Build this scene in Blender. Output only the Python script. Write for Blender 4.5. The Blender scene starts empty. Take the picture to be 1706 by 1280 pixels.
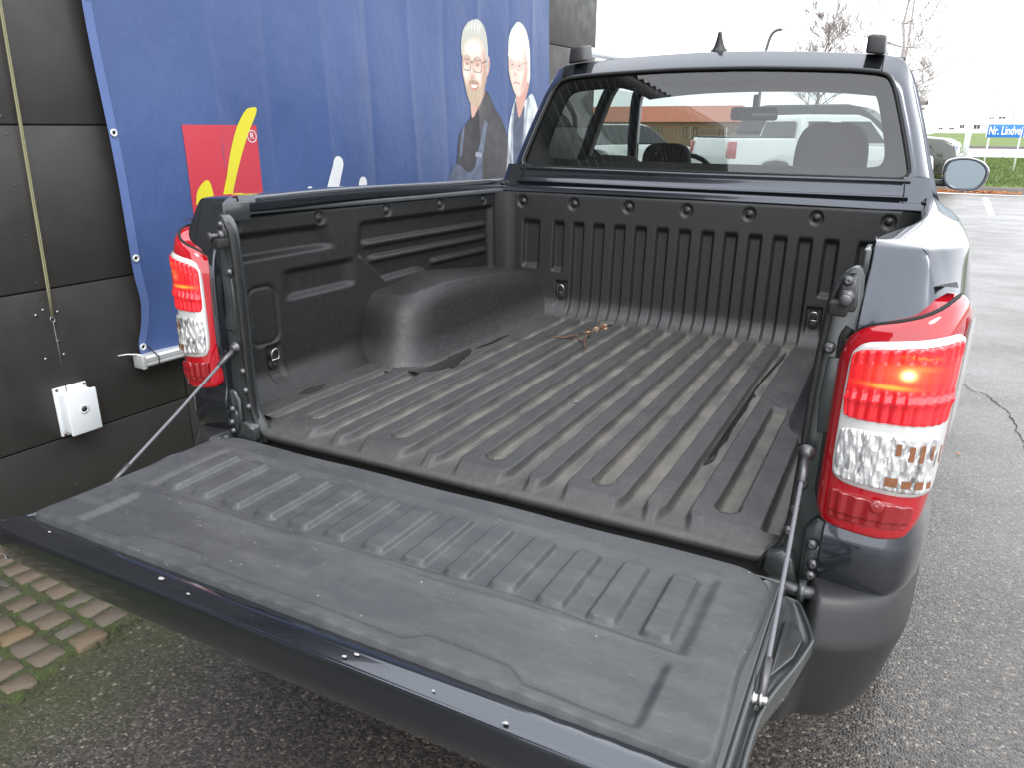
import bpy, bmesh, math, random
import numpy as np
from mathutils import Matrix, Vector, noise as mnoise
S = bpy.context.scene
COL = S.collection
R = math.radians
random.seed(7); rng = np.random.default_rng(7)

# ------------------------------------------------------------------ camera
camd = bpy.data.cameras.new('camera'); cam = bpy.data.objects.new('camera', camd); COL.objects.link(cam)
RW = ((0.8890679, -0.1501289, 0.4324576), (0.4577669, 0.2858228, -0.8418758), (0.0027837, 0.9464495, 0.3228399))
m = Matrix(RW).to_4x4(); m.translation = Vector((0.811502, -1.382817, 1.611824))
cam.matrix_world = m
camd.sensor_fit = 'HORIZONTAL'; camd.sensor_width = 36; camd.lens = 36 * 1256.18 / 1706
camd.clip_start = 0.05; camd.clip_end = 2000
S.camera = cam
S.render.resolution_x = 1024; S.render.resolution_y = 769

# ------------------------------------------------------------------ sky, sun, exposure (bright overcast)
SUN_EL, SUN_AZ = 52, 140          # azimuth clockwise from +Y
wd = bpy.data.worlds.new('World'); S.world = wd; wd.use_nodes = True
wn = wd.node_tree.nodes; wl = wd.node_tree.links
for n in list(wn): wn.remove(n)
sky = wn.new('ShaderNodeTexSky'); sky.sky_type = 'NISHITA'; sky.sun_disc = False
sky.sun_elevation = R(SUN_EL); sky.sun_rotation = R(SUN_AZ)
hs = wn.new('ShaderNodeHueSaturation'); hs.inputs['Saturation'].default_value = .12; hs.inputs['Value'].default_value = 1.0
mx = wn.new('ShaderNodeMix'); mx.data_type = 'RGBA'; mx.inputs[0].default_value = .82
mx.inputs[7].default_value = (9.6, 9.9, 10.4, 1)
bg = wn.new('ShaderNodeBackground'); bg.inputs[1].default_value = .15
ow = wn.new('ShaderNodeOutputWorld')
wl.new(sky.outputs[0], hs.inputs['Color']); wl.new(hs.outputs[0], mx.inputs[6]); wl.new(mx.outputs[2], bg.inputs[0]); wl.new(bg.outputs[0], ow.inputs[0])
sd = bpy.data.lights.new('sun', 'SUN'); sd.energy = .9; sd.angle = R(25); sd.color = (1, .97, .93)
so = bpy.data.objects.new('sun', sd); COL.objects.link(so)
az, el = R(SUN_AZ), R(SUN_EL)
so.rotation_euler = Vector((-math.sin(az) * math.cos(el), -math.cos(az) * math.cos(el), -math.sin(el))).to_track_quat('-Z', 'Y').to_euler()
so.location = (3, -5, 8)
S.view_settings.view_transform = 'Standard'; S.view_settings.look = 'None'
S.view_settings.exposure = 1.0; S.view_settings.gamma = 1.0; S.view_settings.use_curve_mapping = False

# ------------------------------------------------------------------ materials
MATS = {}
class NT:
    def __init__(s, name):
        s.m = bpy.data.materials.new(name); s.m.use_nodes = True; s.t = s.m.node_tree
        s.b = s.t.nodes['Principled BSDF']; s.o = s.t.nodes['Material Output']; s.c = None
        MATS[name] = s.m
    def n(s, typ, **kw):
        x = s.t.nodes.new(typ)
        for k, v in kw.items():
            if k in x.inputs.keys(): x.inputs[k].default_value = v
            else: setattr(x, k, v)
        return x
    def l(s, a, b): s.t.links.new(a, b)
    def co(s, scale=(1, 1, 1), rot=(0, 0, 0)):
        if s.c is None: s.c = s.n('ShaderNodeTexCoord')
        mp = s.n('ShaderNodeMapping'); mp.inputs['Scale'].default_value = scale; mp.inputs['Rotation'].default_value = rot
        s.l(s.c.outputs['Object'], mp.inputs[0]); return mp.outputs[0]
    def noise(s, sc, det=4, scale=(1, 1, 1), rough=.55, rot=(0, 0, 0)):
        x = s.n('ShaderNodeTexNoise'); x.inputs['Scale'].default_value = sc; x.inputs['Detail'].default_value = det; x.inputs['Roughness'].default_value = rough
        s.l(s.co(scale, rot), x.inputs['Vector']); return x.outputs[0]
    def voro(s, sc, scale=(1, 1, 1), feat='F1'):
        x = s.n('ShaderNodeTexVoronoi', feature=feat); x.inputs['Scale'].default_value = sc
        s.l(s.co(scale), x.inputs['Vector']); return x
    def ramp(s, src, *stops):
        r = s.n('ShaderNodeValToRGB'); e = r.color_ramp.elements
        while len(e) < len(stops): e.new(.5)
        for i, (p, c) in enumerate(stops):
            e[i].position = p; e[i].color = (c, c, c, 1) if not hasattr(c, '__len__') else (*c, 1)
        s.l(src, r.inputs[0]); return r.outputs[0]
    def mix(s, f, a, b):
        x = s.n('ShaderNodeMix'); x.data_type = 'RGBA'
        for i, v in ((0, f), (6, a), (7, b)):
            if hasattr(v, 'is_output'): s.l(v, x.inputs[i])
            elif i == 0: x.inputs[0].default_value = v
            else: x.inputs[i].default_value = (*v, 1) if len(v) == 3 else v
        return x.outputs[2]
    def math(s, op, a, b=0.0, c=None):
        x = s.n('ShaderNodeMath', operation=op)
        for i, v in enumerate((a, b) if c is None else (a, b, c)):
            if hasattr(v, 'is_output'): s.l(v, x.inputs[i])
            else: x.inputs[i].default_value = v
        return x.outputs[0]
    def xyz(s):
        x = s.n('ShaderNodeSeparateXYZ'); s.l(s.co(), x.inputs[0]); return x.outputs
    def bump(s, h, st=.3, d=.01, prev=None):
        x = s.n('ShaderNodeBump'); x.inputs['Strength'].default_value = st; x.inputs['Distance'].default_value = d
        s.l(h, x.inputs['Height'])
        if prev is not None: s.l(prev, x.inputs['Normal'])
        s.l(x.outputs[0], s.b.inputs['Normal']); return x.outputs[0]
    def set(s, **kw):
        for k, v in kw.items():
            k = {'col': 'Base Color', 'rough': 'Roughness', 'metal': 'Metallic', 'coat': 'Coat Weight', 'coatr': 'Coat Roughness', 'spec': 'Specular IOR Level', 'trans': 'Transmission Weight', 'ecol': 'Emission Color', 'est': 'Emission Strength', 'alpha': 'Alpha', 'ior': 'IOR'}[k]
            if hasattr(v, 'is_output'): s.l(v, s.b.inputs[k])
            elif hasattr(v, '__len__'): s.b.inputs[k].default_value = (*v, 1)
            else: s.b.inputs[k].default_value = v
        return s

def simple(name, col, rough=.5, var=.12, nsc=20, bump=0, bsc=200, **kw):
    t = NT(name)
    nz = t.noise(nsc, 5)
    d = tuple(c * (1 - var) for c in col); u = tuple(min(1, c * (1 + var)) for c in col)
    t.set(col=t.mix(nz, d, u), rough=rough, **kw)
    if bump: t.bump(t.noise(bsc, 3), bump, .002)
    return t.m

def mat_paint():
    t = NT('navy_paint')
    fl = t.noise(900, 1)
    dr = t.voro(160)
    drops = t.ramp(dr.outputs['Distance'], (.10, 1), (.22, 0))
    mk = t.ramp(t.noise(9, 3), (.50, 0), (.62, 1))
    dd = t.math('MULTIPLY', drops, mk)
    t.set(col=t.mix(fl, (.036, .041, .052), (.085, .094, .112)), rough=.17, metal=.85, coat=1.0, coatr=.03)
    t.bump(dd, .25, .0015)
    return t.m
def mat_liner(name, floor=False, base=.028):
    t = NT(name)
    n1 = t.noise(6, 6); n2 = t.noise(60, 5)
    sc = t.noise(26, 7, (1, 14, 1) if not floor else (22, 1.2, 4), .7, (0, 0, .15))
    fine = t.noise(900, 2)
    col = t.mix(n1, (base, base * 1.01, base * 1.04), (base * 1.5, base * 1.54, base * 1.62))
    scm = t.ramp(sc, (.52, 0), (.66, .5), (.80, 1))
    col = t.mix(t.math('MULTIPLY', scm, .65 if floor else .25), col, (.150, .147, .142) if floor else (.115, .113, .110))
    rough = t.ramp(n2, (.3, .42), (.75, .60))
    if floor:
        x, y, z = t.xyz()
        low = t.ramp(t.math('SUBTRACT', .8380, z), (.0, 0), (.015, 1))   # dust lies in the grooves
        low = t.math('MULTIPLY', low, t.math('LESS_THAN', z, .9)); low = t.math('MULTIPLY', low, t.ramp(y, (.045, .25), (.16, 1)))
        dn = t.ramp(t.noise(11, 9, (1.6, .5, 1), .7), (.36, .10), (.62, 1))
        low = t.math('MULTIPLY', low, dn)
        col = t.mix(t.math('MULTIPLY', low, .60), col, (.205, .190, .162))
        dust = t.ramp(t.noise(22, 9, (1.5, .35, 1), .74), (.46, 0), (.68, .55))
        dust = t.math('MULTIPLY', dust, t.math('LESS_THAN', z, .87))
        col = t.mix(t.math('MULTIPLY', dust, .6), col, (.090, .085, .076))
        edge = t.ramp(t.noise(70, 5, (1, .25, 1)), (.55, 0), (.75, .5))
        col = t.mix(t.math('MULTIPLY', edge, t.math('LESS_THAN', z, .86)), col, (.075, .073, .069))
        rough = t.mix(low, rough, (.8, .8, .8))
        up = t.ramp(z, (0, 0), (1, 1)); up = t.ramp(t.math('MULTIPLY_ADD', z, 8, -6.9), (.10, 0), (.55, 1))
        col = t.mix(t.math('MULTIPLY', up, .72), col, (.006, .006, .0062))  # shade of the upright bulkhead put into the colour, darker above the floor
    dots = t.ramp(t.voro(38).outputs['Distance'], (.03, 1), (.05, 0))
    col = t.mix(t.math('MULTIPLY', dots, .35), col, (.28, .27, .25))
    t.set(col=col, rough=rough, spec=.5)
    p = t.bump(fine, .35, .0008)
    t.bump(t.noise(40, 5), .12, .004, p)
    return t.m
def mat_tg():
    t = NT('tailgate_liner_plastic')
    n1 = t.noise(5, 6); sc1 = t.noise(30, 8, (1, 9, 1), .75, (0, 0, .4)); sc2 = t.noise(22, 8, (10, 1, 1), .72, (0, 0, -.5))
    col = t.mix(n1, (.039, .041, .044), (.062, .066, .070))
    wear = t.ramp(t.noise(7, 7, (.7, 2.2, 1), .7), (.45, 0), (.70, .6))
    col = t.mix(wear, col, (.098, .100, .100))
    s = t.math('MAXIMUM', t.ramp(sc1, (.60, 0), (.70, 1)), t.ramp(sc2, (.64, 0), (.74, 1)))
    sc3 = t.ramp(t.noise(9, 8, (26, 1.5, 1), .75, (0, 0, .9)), (.66, 0), (.72, 1)); s = t.math('MAXIMUM', s, sc3); col = t.mix(t.math('MULTIPLY', s, .60), col, (.25, .25, .245))
    v = t.voro(26); dots = t.ramp(v.outputs['Distance'], (.035, 1), (.06, 0))
    col = t.mix(t.math('MULTIPLY', dots, .6), col, (.36, .35, .33))
    t.set(col=col, rough=t.ramp(t.noise(25, 5), (.3, .36), (.7, .56)), spec=.5)
    p = t.bump(t.noise(1100, 2), .4, .0008); t.bump(t.noise(24, 6), .2, .004, p)
    return t.m
def mat_asphalt():
    t = NT('asphalt')
    y_ = t.math('MULTIPLY', t.xyz()[1], .10); v = t.voro(130); ag = t.ramp(v.outputs['Distance'], (0, 1), (.75, 0))
    vc = t.n('ShaderNodeSeparateColor'); t.l(v.outputs['Color'], vc.inputs[0])
    cr = t.ramp(vc.outputs[0], (.0, (.016, .0145, .0135)), (.40, (.040, .0355, .032)), (.80, (.088, .078, .068)), (.955, (.13, .115, .098)), (1, (.30, .25, .19)))
    big = t.noise(.35, 5); col = t.mix(t.ramp(big, (.35, .0), (.7, .45)), cr, (.115, .108, .102))
    v2 = t.voro(60); vc2 = t.n('ShaderNodeSeparateColor'); t.l(v2.outputs['Color'], vc2.inputs[0])
    pale = t.math('MULTIPLY', t.ramp(vc2.outputs[1], (.965, 0), (.98, 1)), t.ramp(v2.outputs['Distance'], (.18, 1), (.3, 0)))
    col = t.mix(t.math('MULTIPLY', pale, .75), col, (.30, .28, .25))
    # moss and lichen close to the setts
    x, y, z = t.xyz()
    xs = t.math('MULTIPLY_ADD', x, -1.25, -.72)                      # 1 near x=-1.35, 0 near x=-.6
    nm = t.math('ADD', xs, t.math('MULTIPLY_ADD', t.noise(3.2, 6), 1.6, -.95))
    nm = t.ramp(nm, (.15, 0), (.75, 1))
    nm = t.math('MULTIPLY', nm, t.math('GREATER_THAN', 3.0, y))
    col = t.mix(t.math('MULTIPLY', nm, .7), col, (.055, .062, .028))
    lv = t.voro(34); l2 = t.n('ShaderNodeSeparateColor'); t.l(lv.outputs['Color'], l2.inputs[0])
    lich = t.math('MULTIPLY', t.ramp(l2.outputs[0], (.80, 0), (.84, 1)), t.ramp(t.math('ADD', lv.outputs['Distance'], t.math('MULTIPLY', t.noise(160, 3), .5)), (.42, 1), (.55, 0)))
    lich = t.math('MULTIPLY', lich, t.ramp(nm, (.15, 0), (.5, 1)))
    col = t.mix(t.math('MULTIPLY', lich, .6), col, (.24, .26, .21))
    wet = t.ramp(t.noise(1.1, 7, (.7, 1.1, 1), .65), (.36, 0), (.66, 1)); far_sheen = t.ramp(y_, (0, 0), (.5, 1)); col = t.mix(t.math('MULTIPLY', t.math('MULTIPLY_ADD', wet, .35, .10), far_sheen), col, (.165, .157, .150)); rough = t.ramp(wet, (0, .40), (1, .22))  # damp patches; grazing sky sheen painted in as a paler far colour
    t.set(col=col, rough=rough, spec=.5)
    p = t.bump(ag, .40, .005); t.bump(t.noise(2.5, 5), .25, .03, p)
    return t.m
def mat_glass(name, tint=(.80, .84, .82), f0=.06):
    t = NT(name); t.t.nodes.remove(t.b)
    tr = t.n('ShaderNodeBsdfTransparent'); tr.inputs[0].default_value = (*tint, 1)
    gl = t.n('ShaderNodeBsdfGlossy'); gl.inputs['Roughness'].default_value = .015; gl.inputs[0].default_value = (1, 1, 1, 1)
    fr = t.n('ShaderNodeLayerWeight'); fr.inputs[0].default_value = .5
    sm = t.n('ShaderNodeMixShader')
    dr = t.ramp(t.voro(140).outputs['Distance'], (.08, 1), (.2, 0)); mk = t.ramp(t.noise(7, 3), (.5, 0), (.62, 1))
    bp = t.n('ShaderNodeBump'); bp.inputs['Strength'].default_value = .3; bp.inputs['Distance'].default_value = .001
    t.l(t.math('MULTIPLY', dr, mk), bp.inputs['Height']); t.l(bp.outputs[0], gl.inputs['Normal'])
    f = t.math('ADD', t.math('MULTIPLY', t.math('POWER', fr.outputs[1], 4.5), .9), f0)
    t.l(f, sm.inputs[0]); t.l(tr.outputs[0], sm.inputs[1]); t.l(gl.outputs[0], sm.inputs[2]); t.l(sm.outputs[0], t.o.inputs[0])
    return t.m
def mat_banner(name, c1, c2):
    t = NT(name)
    f = t.noise(2.2, 5); g = t.noise(300, 2, (1, 1, 1))
    t.set(col=t.mix(f, c1, c2), rough=.42, spec=.35)
    p = t.bump(t.noise(3.5, 5, (1, 1, .45)), .55, .035); t.bump(g, .12, .001, p)
    return t.m
def mat_panel():
    t = NT('cladding_panel')
    n = t.noise(3, 6); s = t.noise(4, 6, (3, 3, .35))
    col = t.mix(n, (.030, .0275, .0255), (.040, .037, .034)); col = t.mix(t.ramp(s, (.5, 0), (.8, .35)), col, (.055, .051, .047))
    t.set(col=col, rough=t.ramp(t.noise(9, 4), (.3, .42), (.7, .58)), spec=.45)
    t.bump(t.noise(260, 3), .15, .001)
    return t.m
def mat_sett():
    t = NT('granite_sett')
    oi = t.n('ShaderNodeObjectInfo')
    base = t.ramp(oi.outputs['Random'], (0, (.130, .092, .066)), (.25, (.142, .110, .076)), (.5, (.112, .094, .074)), (.72, (.185, .125, .064)), (.88, (.105, .106, .098)), (1, (.135, .102, .072)))
    gr = t.noise(110, 5); g2 = t.noise(14, 5)
    col = t.mix(t.math('MULTIPLY', gr, .6), base, (.07, .06, .05)); col = t.mix(t.ramp(g2, (.5, 0), (.8, .5)), col, (.09, .10, .06))
    t.set(col=col, rough=.75); t.bump(t.noise(90, 6), .5, .004)
    return t.m
def mat_moss():
    t = NT('moss')
    col = t.mix(t.ramp(t.noise(26, 6), (.38, 0), (.60, 1)), (.040, .034, .024), (.046, .064, .018))
    col = t.mix(t.ramp(t.noise(120, 3), (.5, 0), (.7, 1)), col, (.072, .100, .026))
    t.set(col=col, rough=.95); t.bump(t.noise(160, 5), .8, .008); return t.m
def mat_grass():
    t = NT('grass')
    col = t.mix(t.ramp(t.noise(.9, 6), (.35, 0), (.65, 1)), (.075, .13, .025), (.14, .20, .045)); col = t.mix(t.ramp(t.noise(30, 5), (.45, 0), (.7, .7)), col, (.17, .20, .07))
    t.set(col=col, rough=.9); t.bump(t.noise(40, 5), .8, .05); return t.m
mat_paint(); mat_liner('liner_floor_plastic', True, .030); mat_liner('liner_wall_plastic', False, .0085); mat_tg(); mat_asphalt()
mat_glass('rear_glass', (.42, .45, .44), .075); mat_glass('side_glass', (.62, .70, .66), .04); mat_glass('clear_glass', (.86, .90, .88), .02)
mat_banner('banner_blue', (.043, .074, .186), (.055, .093, .222)); mat_banner('banner_hem', (.080, .125, .28), (.095, .145, .32))
for nm, c in {'print_red': (.46, .035, .055), 'print_yellow': (.60, .54, .025), 'print_white': (.62, .63, .64), 'print_black': (.028, .028, .035), 'print_jacket': (.040, .038, .044), 'print_strap': (.085, .105, .165), 'print_lips': (.36, .16, .14)}.items():
    simple(nm, c, .45, .05, 12)
for nm, a, b, sc, st in (('print_skin', (.40, .25, .20), (.60, .47, .42), 7, (1, 1, .8)), ('print_skin_shade', (.27, .15, .12), (.38, .22, .18), 7, (1, 1, 1)), ('print_hair_grey', (.14, .14, .125), (.42, .43, .40), 16, (2.5, 2.5, .8)), ('print_beard', (.20, .16, .115), (.36, .30, .22), 45, (1, 1, .6)), ('print_hair_white', (.40, .39, .36), (.62, .61, .58), 16, (2, 2, .8)), ('print_shirt', (.20, .25, .30), (.50, .54, .57), 9, (2.5, 2.5, .8))):
    t = NT(nm); t.set(col=t.mix(t.ramp(t.noise(sc, 6, st), (.36, 0), (.62, 1)), a, b), rough=.45)
mat_panel(); mat_sett(); mat_moss(); mat_grass()
simple('dark_joint', (.012, .012, .012), .9)
simple('black_plastic', (.020, .020, .021), .42, .15, 30, .2, 700)
simple('bumper_plastic', (.024, .025, .026), .36, .12, 18, .25, 900)
simple('jamb_paint', (.030, .036, .036), .30, .35, 14, coat=.6, coatr=.15)
simple('rubber', (.012, .012, .012), .75, .2, 40, .3, 300)
simple('black_gap', (.004, .004, .004), .9)
simple('steel', (.42, .42, .41), .30, .2, 60, metal=1.0)
simple('dull_steel', (.12, .12, .125), .42, .3, 60, metal=.8)
simple('cable_sleeve', (.13, .13, .145), .45, .2, 80)
simple('aluminium', (.62, .63, .63), .35, .1, 30, metal=.4)
simple('silver_rail', (.62, .64, .66), .25, .05, 20, metal=.6)
simple('white_plastic', (.72, .75, .77), .38, .06, 9, .1, 300)
simple('rust', (.13, .055, .03), .9, .3, 60)
simple('yellow_cord', (.24, .23, .13), .8, .3, 120)
simple('twig_bark', (.11, .055, .032), .85, .3, 80)
simple('dry_leaf', (.42, .25, .14), .8, .3, 60)
simple('leaf_orange', (.42, .17, .06), .8, .4, 3)
simple('bark', (.20, .16, .145), .9, .3, 10)
simple('pale_bark', (.36, .32, .31), .9, .25, 10)
simple('concrete', (.42, .41, .39), .85, .12, 2)
simple('kerb_stone', (.13, .12, .11), .8, .25, 8)
simple('white_wall', (.80, .80, .80), .7, .05, .4)
simple('roof_tile', (.42, .14, .075), .7, .15, 2)
simple('roof_slate', (.12, .13, .15), .6, .15, 2)
simple('brick_wall', (.30, .18, .11), .8, .15, 3)
simple('timber', (.22, .15, .10), .8, .25, 5)
simple('window_dark', (.03, .035, .04), .1, .1, 5)
simple('white_marking', (.78, .78, .76), .6, .08, 30)
simple('sign_blue', (.035, .19, .62), .4, .04, 5)
simple('sign_white', (.85, .85, .85), .4, .03, 5)
simple('galvanised', (.55, .57, .58), .45, .1, 12, metal=.5)
simple('white_post', (.80, .82, .84), .4, .05, 5)
simple('interior_dark', (.035, .033, .034), .75, .15, 40)
simple('headliner', (.34, .33, .32), .9, .06, 30)
simple('car_white', (.72, .75, .74), .2, .03, 4, coat=1.0, coatr=.05)
simple('car_olive', (.045, .048, .038), .25, .06, 4, metal=.4, coat=1.0, coatr=.05)
simple('mirror_glass', (.15, .18, .195), .03, .02, 4, metal=1.0)
simple('canopy_metal', (.16, .16, .16), .35, .2, 6, metal=.6)
simple('fringe_blue', (.02, .05, .16), .6)
simple('brown_glint_paint', (.22, .085, .035), .18, .5, 160, coat=1.0)
def mat_red(name, col, em=0, rough=.07, b=0):
    t = NT(name); n = t.noise(90, 3)
    t.set(col=t.mix(n, tuple(c * .85 for c in col), col), rough=rough, coat=1.0, coatr=.02, spec=.6)
    if em: t.set(ecol=(1, .03, .02), est=em)
    if b: t.bump(t.voro(420).outputs['Distance'], b, .002)
    return t.m
mat_red('red_lens', (.40, .004, .012), .02); mat_red('red_lens_dark', (.24, .002, .006), .02, .1, .15)
def mat_lit():
    # lit stop lamp behind a red lens: bulb glow with a hot centre (object coordinates are the truck's)
    t = NT('lit_red_lamp'); x, y, z = t.xyz()
    ax = t.math('ABSOLUTE', x)
    def g(v, c, w): return t.math('POWER', 2.718, t.math('MULTIPLY', t.math('POWER', t.math('DIVIDE', t.math('SUBTRACT', v, c), w), 2), -1))
    rt = t.math('MULTIPLY_ADD', t.math('GREATER_THAN', x, 0), .8, .2); hot = t.math('MULTIPLY', rt, t.math('MULTIPLY', g(ax, .850, .011), g(z, 1.237, .009)))
    halo = t.math('MULTIPLY', rt, t.math('MULTIPLY', g(ax, .848, .050), g(z, 1.236, .022)))
    bar = t.math('MULTIPLY', g(z, 1.213, .0045), g(ax, .825, .038))
    bar2 = t.math('MULTIPLY', g(z, 1.250, .006), g(ax, .868, .03))
    top = t.math('MULTIPLY', g(z, 1.268, .005), t.math('MULTIPLY', g(ax, .865, .03), t.ramp(t.noise(260, 1), (.45, 0), (.6, 1))))
    glow = t.math('ADD', t.math('MULTIPLY', bar, 1.2), t.math('ADD', t.math('MULTIPLY', bar2, .45), t.math('ADD', t.math('MULTIPLY', halo, .55), t.math('MULTIPLY', top, .8))))
    ec = t.mix(t.math('MINIMUM', glow, 1), (.95, .012, .02), (1, .36, .02)); ec = t.mix(t.math('MINIMUM', hot, 1), ec, (1, .95, .4))
    es = t.math('ADD', .16, t.math('ADD', t.math('MULTIPLY', glow, .50), t.math('MULTIPLY', hot, 1.6)))
    t.set(col=t.mix(t.ramp(t.noise(60, 2, (3, 3, .12)), (.42, 0), (.58, 1)), (.42, .006, .014), (.68, .02, .03)), rough=.12, coat=1.0, coatr=.03, ecol=ec, est=es)
    return t.m
mat_lit()
def mat_refl():
    t = NT('clear_reflector')
    v = t.noise(38, 4, (1, 1, .5)); c = t.ramp(v, (.33, .16), (.46, .80), (.62, .92))
    t.set(col=c, rough=.14, metal=.55, coat=1.0, coatr=.02); t.bump(t.voro(150, (1, 1, .35)).outputs['Distance'], .6, .006); return t.m
mat_refl()
simple('lamp_bezel', (.78, .78, .77), .15, .03, 20, metal=.35, coat=1.0)
M = MATS

# ------------------------------------------------------------------ helpers
def tag(o, label=None, cat=None, group=None, kind=None):
    if label: o['label'] = label
    if cat: o['category'] = cat
    if group: o['group'] = group
    if kind: o['kind'] = kind
    return o
def thing(name, label, cat, loc=(0, 0, 0), rz=0, group=None):
    o = bpy.data.objects.new(name, None); COL.objects.link(o); o.empty_display_size = .1
    o.location = loc; o.rotation_euler = (0, 0, rz); return tag(o, label, cat, group)
def link(name, me, mat, parent=None, smooth=True):
    if mat is not None:
        me.materials.clear()
        for q in (mat if isinstance(mat, (list, tuple)) else [mat]): me.materials.append(M[q] if isinstance(q, str) else q)
    if smooth:
        me.polygons.foreach_set('use_smooth', [True] * len(me.polygons))
    o = bpy.data.objects.new(name, me); COL.objects.link(o)
    if parent is not None: o.parent = parent
    return o
def pyd(name, V, F, mat, parent=None, smooth=True):
    me = bpy.data.meshes.new(name); me.from_pydata([tuple(v) for v in V], [], [tuple(f) for f in F]); me.update()
    return link(name, me, mat, parent, smooth)
def gridfaces(nu, nv, close_u=False, flip=False, mask=None):
    F = []
    for i in range(nu - (0 if close_u else 1)):
        for j in range(nv - 1):
            a, b = i * nv + j, ((i + 1) % nu) * nv + j
            f = (a, b, b + 1, a + 1)
            if mask is not None and not mask[i, j]: continue
            F.append(f[::-1] if flip else f)
    return F
def grid(name, P, mat, parent=None, flip=False, close_u=False, mask=None, smooth=True):
    nu, nv = P.shape[:2]
    return pyd(name, P.reshape(-1, 3).tolist(), gridfaces(nu, nv, close_u, flip, mask), mat, parent, smooth)
def bmo(name, bm, mat, parent=None, smooth=False):
    me = bpy.data.meshes.new(name); bmesh.ops.recalc_face_normals(bm, faces=bm.faces); bm.to_mesh(me); bm.free()
    return link(name, me, mat, parent, smooth)
def bev(o, w=.004, seg=2, ang=35):
    b = o.modifiers.new('bevel', 'BEVEL'); b.width = w; b.segments = seg; b.limit_method = 'ANGLE'; b.angle_limit = R(ang); b.harden_normals = False
    o.data.polygons.foreach_set('use_smooth', [True] * len(o.data.polygons)); return o
def solid(o, t=.003, off=0):
    s = o.modifiers.new('solid', 'SOLIDIFY'); s.thickness = t; s.offset = off; return o
def subd(o, n=2):
    s = o.modifiers.new('sub', 'SUBSURF'); s.levels = n; s.render_levels = n; return o
def abox(bm, c, s, rz=0, mtx=None):
    mt = Matrix.Translation(c) @ Matrix.Rotation(rz, 4, 'Z') @ Matrix.Diagonal((*s, 1))
    if mtx is not None: mt = mtx @ mt
    bmesh.ops.create_cube(bm, size=1, matrix=mt)
def box(name, c, s, mat, parent=None, bv=.003, rz=0):
    bm = bmesh.new(); abox(bm, c, s, rz); o = bmo(name, bm, mat, parent)
    return bev(o, bv) if bv else o
def prism(name, pts, d, mat, parent=None, bv=0, n3=None):
    """pts: list of 3-D points of a planar outline, d: extrusion vector"""
    bm = bmesh.new(); vs = [bm.verts.new(p) for p in pts]; f = bm.faces.new(vs)
    r = bmesh.ops.extrude_face_region(bm, geom=[f]); bmesh.ops.translate(bm, vec=d, verts=[v for v in r['geom'] if isinstance(v, bmesh.types.BMVert)])
    o = bmo(name, bm, mat, parent); return bev(o, bv) if bv else o
def tubemesh(pts, r, n=8, caps=True):
    pts = [Vector(p) for p in pts]; rr = r if hasattr(r, '__len__') else [r] * len(pts)
    V = []; F = []; up = Vector((0, 0, 1)); prev = None
    for i, p in enumerate(pts):
        d = (pts[min(i + 1, len(pts) - 1)] - pts[max(i - 1, 0)]).normalized()
        if prev is None: a = d.cross(up if abs(d.z) < .9 else Vector((1, 0, 0))).normalized()
        else: a = (prev - d * prev.dot(d)).normalized()
        prev = a; b = d.cross(a)
        for k in range(n):
            t = 2 * math.pi * k / n; V.append(p + (a * math.cos(t) + b * math.sin(t)) * rr[i])
    for i in range(len(pts) - 1):
        for k in range(n):
            q = i * n + k; w = i * n + (k + 1) % n; F.append((q, w, w + n, q + n))
    if caps: F.append(tuple(range(n))[::-1]); F.append(tuple(range(len(V) - n, len(V))))
    return V, F
def tube(name, pts, r, mat, parent=None, n=8):
    V, F = tubemesh(pts, r, n); return pyd(name, V, F, mat, parent)
def lathe_mesh(name, prof, n=20):
    """prof: (radius, height) pairs about +Z"""
    V = []; F = []
    for (r, h) in prof:
        for k in range(n):
            t = 2 * math.pi * k / n; V.append((r * math.cos(t), r * math.sin(t), h))
    for i in range(len(prof) - 1):
        for k in range(n):
            q = i * n + k; w = i * n + (k + 1) % n; F.append((q, w, w + n, q + n))
    F.append(tuple(range(len(V) - n, len(V)))); F.append(tuple(range(n))[::-1])
    me = bpy.data.meshes.new(name); me.from_pydata(V, [], F); me.update(); return me
def place(name, me, mat, loc, direction, parent, smooth=True, scale=1):
    o = bpy.data.objects.new(name, me); COL.objects.link(o)
    if mat is not None and not me.materials: me.materials.append(M[mat])
    if smooth: me.polygons.foreach_set('use_smooth', [True] * len(me.polygons))
    o.parent = parent; o.rotation_mode = 'QUATERNION'; o.rotation_quaternion = Vector(direction).to_track_quat('Z', 'Y'); o.location = loc
    o.scale = (scale,) * 3; return o
def ss(a, b, x):
    t = np.clip((np.asarray(x, float) - a) / (b - a), 0, 1); return t * t * (3 - 2 * t)
def band(x, a, b, w): return ss(a - w, a + w, x) * (1 - ss(b - w, b + w, x))
def cr(pts, n):
    """Catmull-Rom through pts -> n points"""
    P = np.array(pts, float); P = np.vstack([2 * P[0] - P[1], P, 2 * P[-1] - P[-2]]); m_ = len(P) - 3
    out = []
    for u in np.linspace(0, m_ - 1e-9, n):
        i = int(u); t = u - i; a, b, c, d = P[i], P[i + 1], P[i + 2], P[i + 3]
        out.append(.5 * ((2 * b) + (-a + c) * t + (2 * a - 5 * b + 4 * c - d) * t * t + (-a + 3 * b - 3 * c + d) * t ** 3))
    return np.array(out)
def textmesh(body, size, ext=0.001, bold=.0):
    cu = bpy.data.curves.new('lettering', 'FONT'); cu.body = body; cu.size = size; cu.extrude = ext; cu.offset = bold; cu.align_x = 'CENTER'; cu.align_y = 'CENTER'
    o = bpy.data.objects.new('lettering', cu); COL.objects.link(o); bpy.context.view_layer.update()
    me = bpy.data.meshes.new_from_object(o.evaluated_get(bpy.context.evaluated_depsgraph_get())); bpy.data.objects.remove(o); bpy.data.curves.remove(cu); return me
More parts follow.
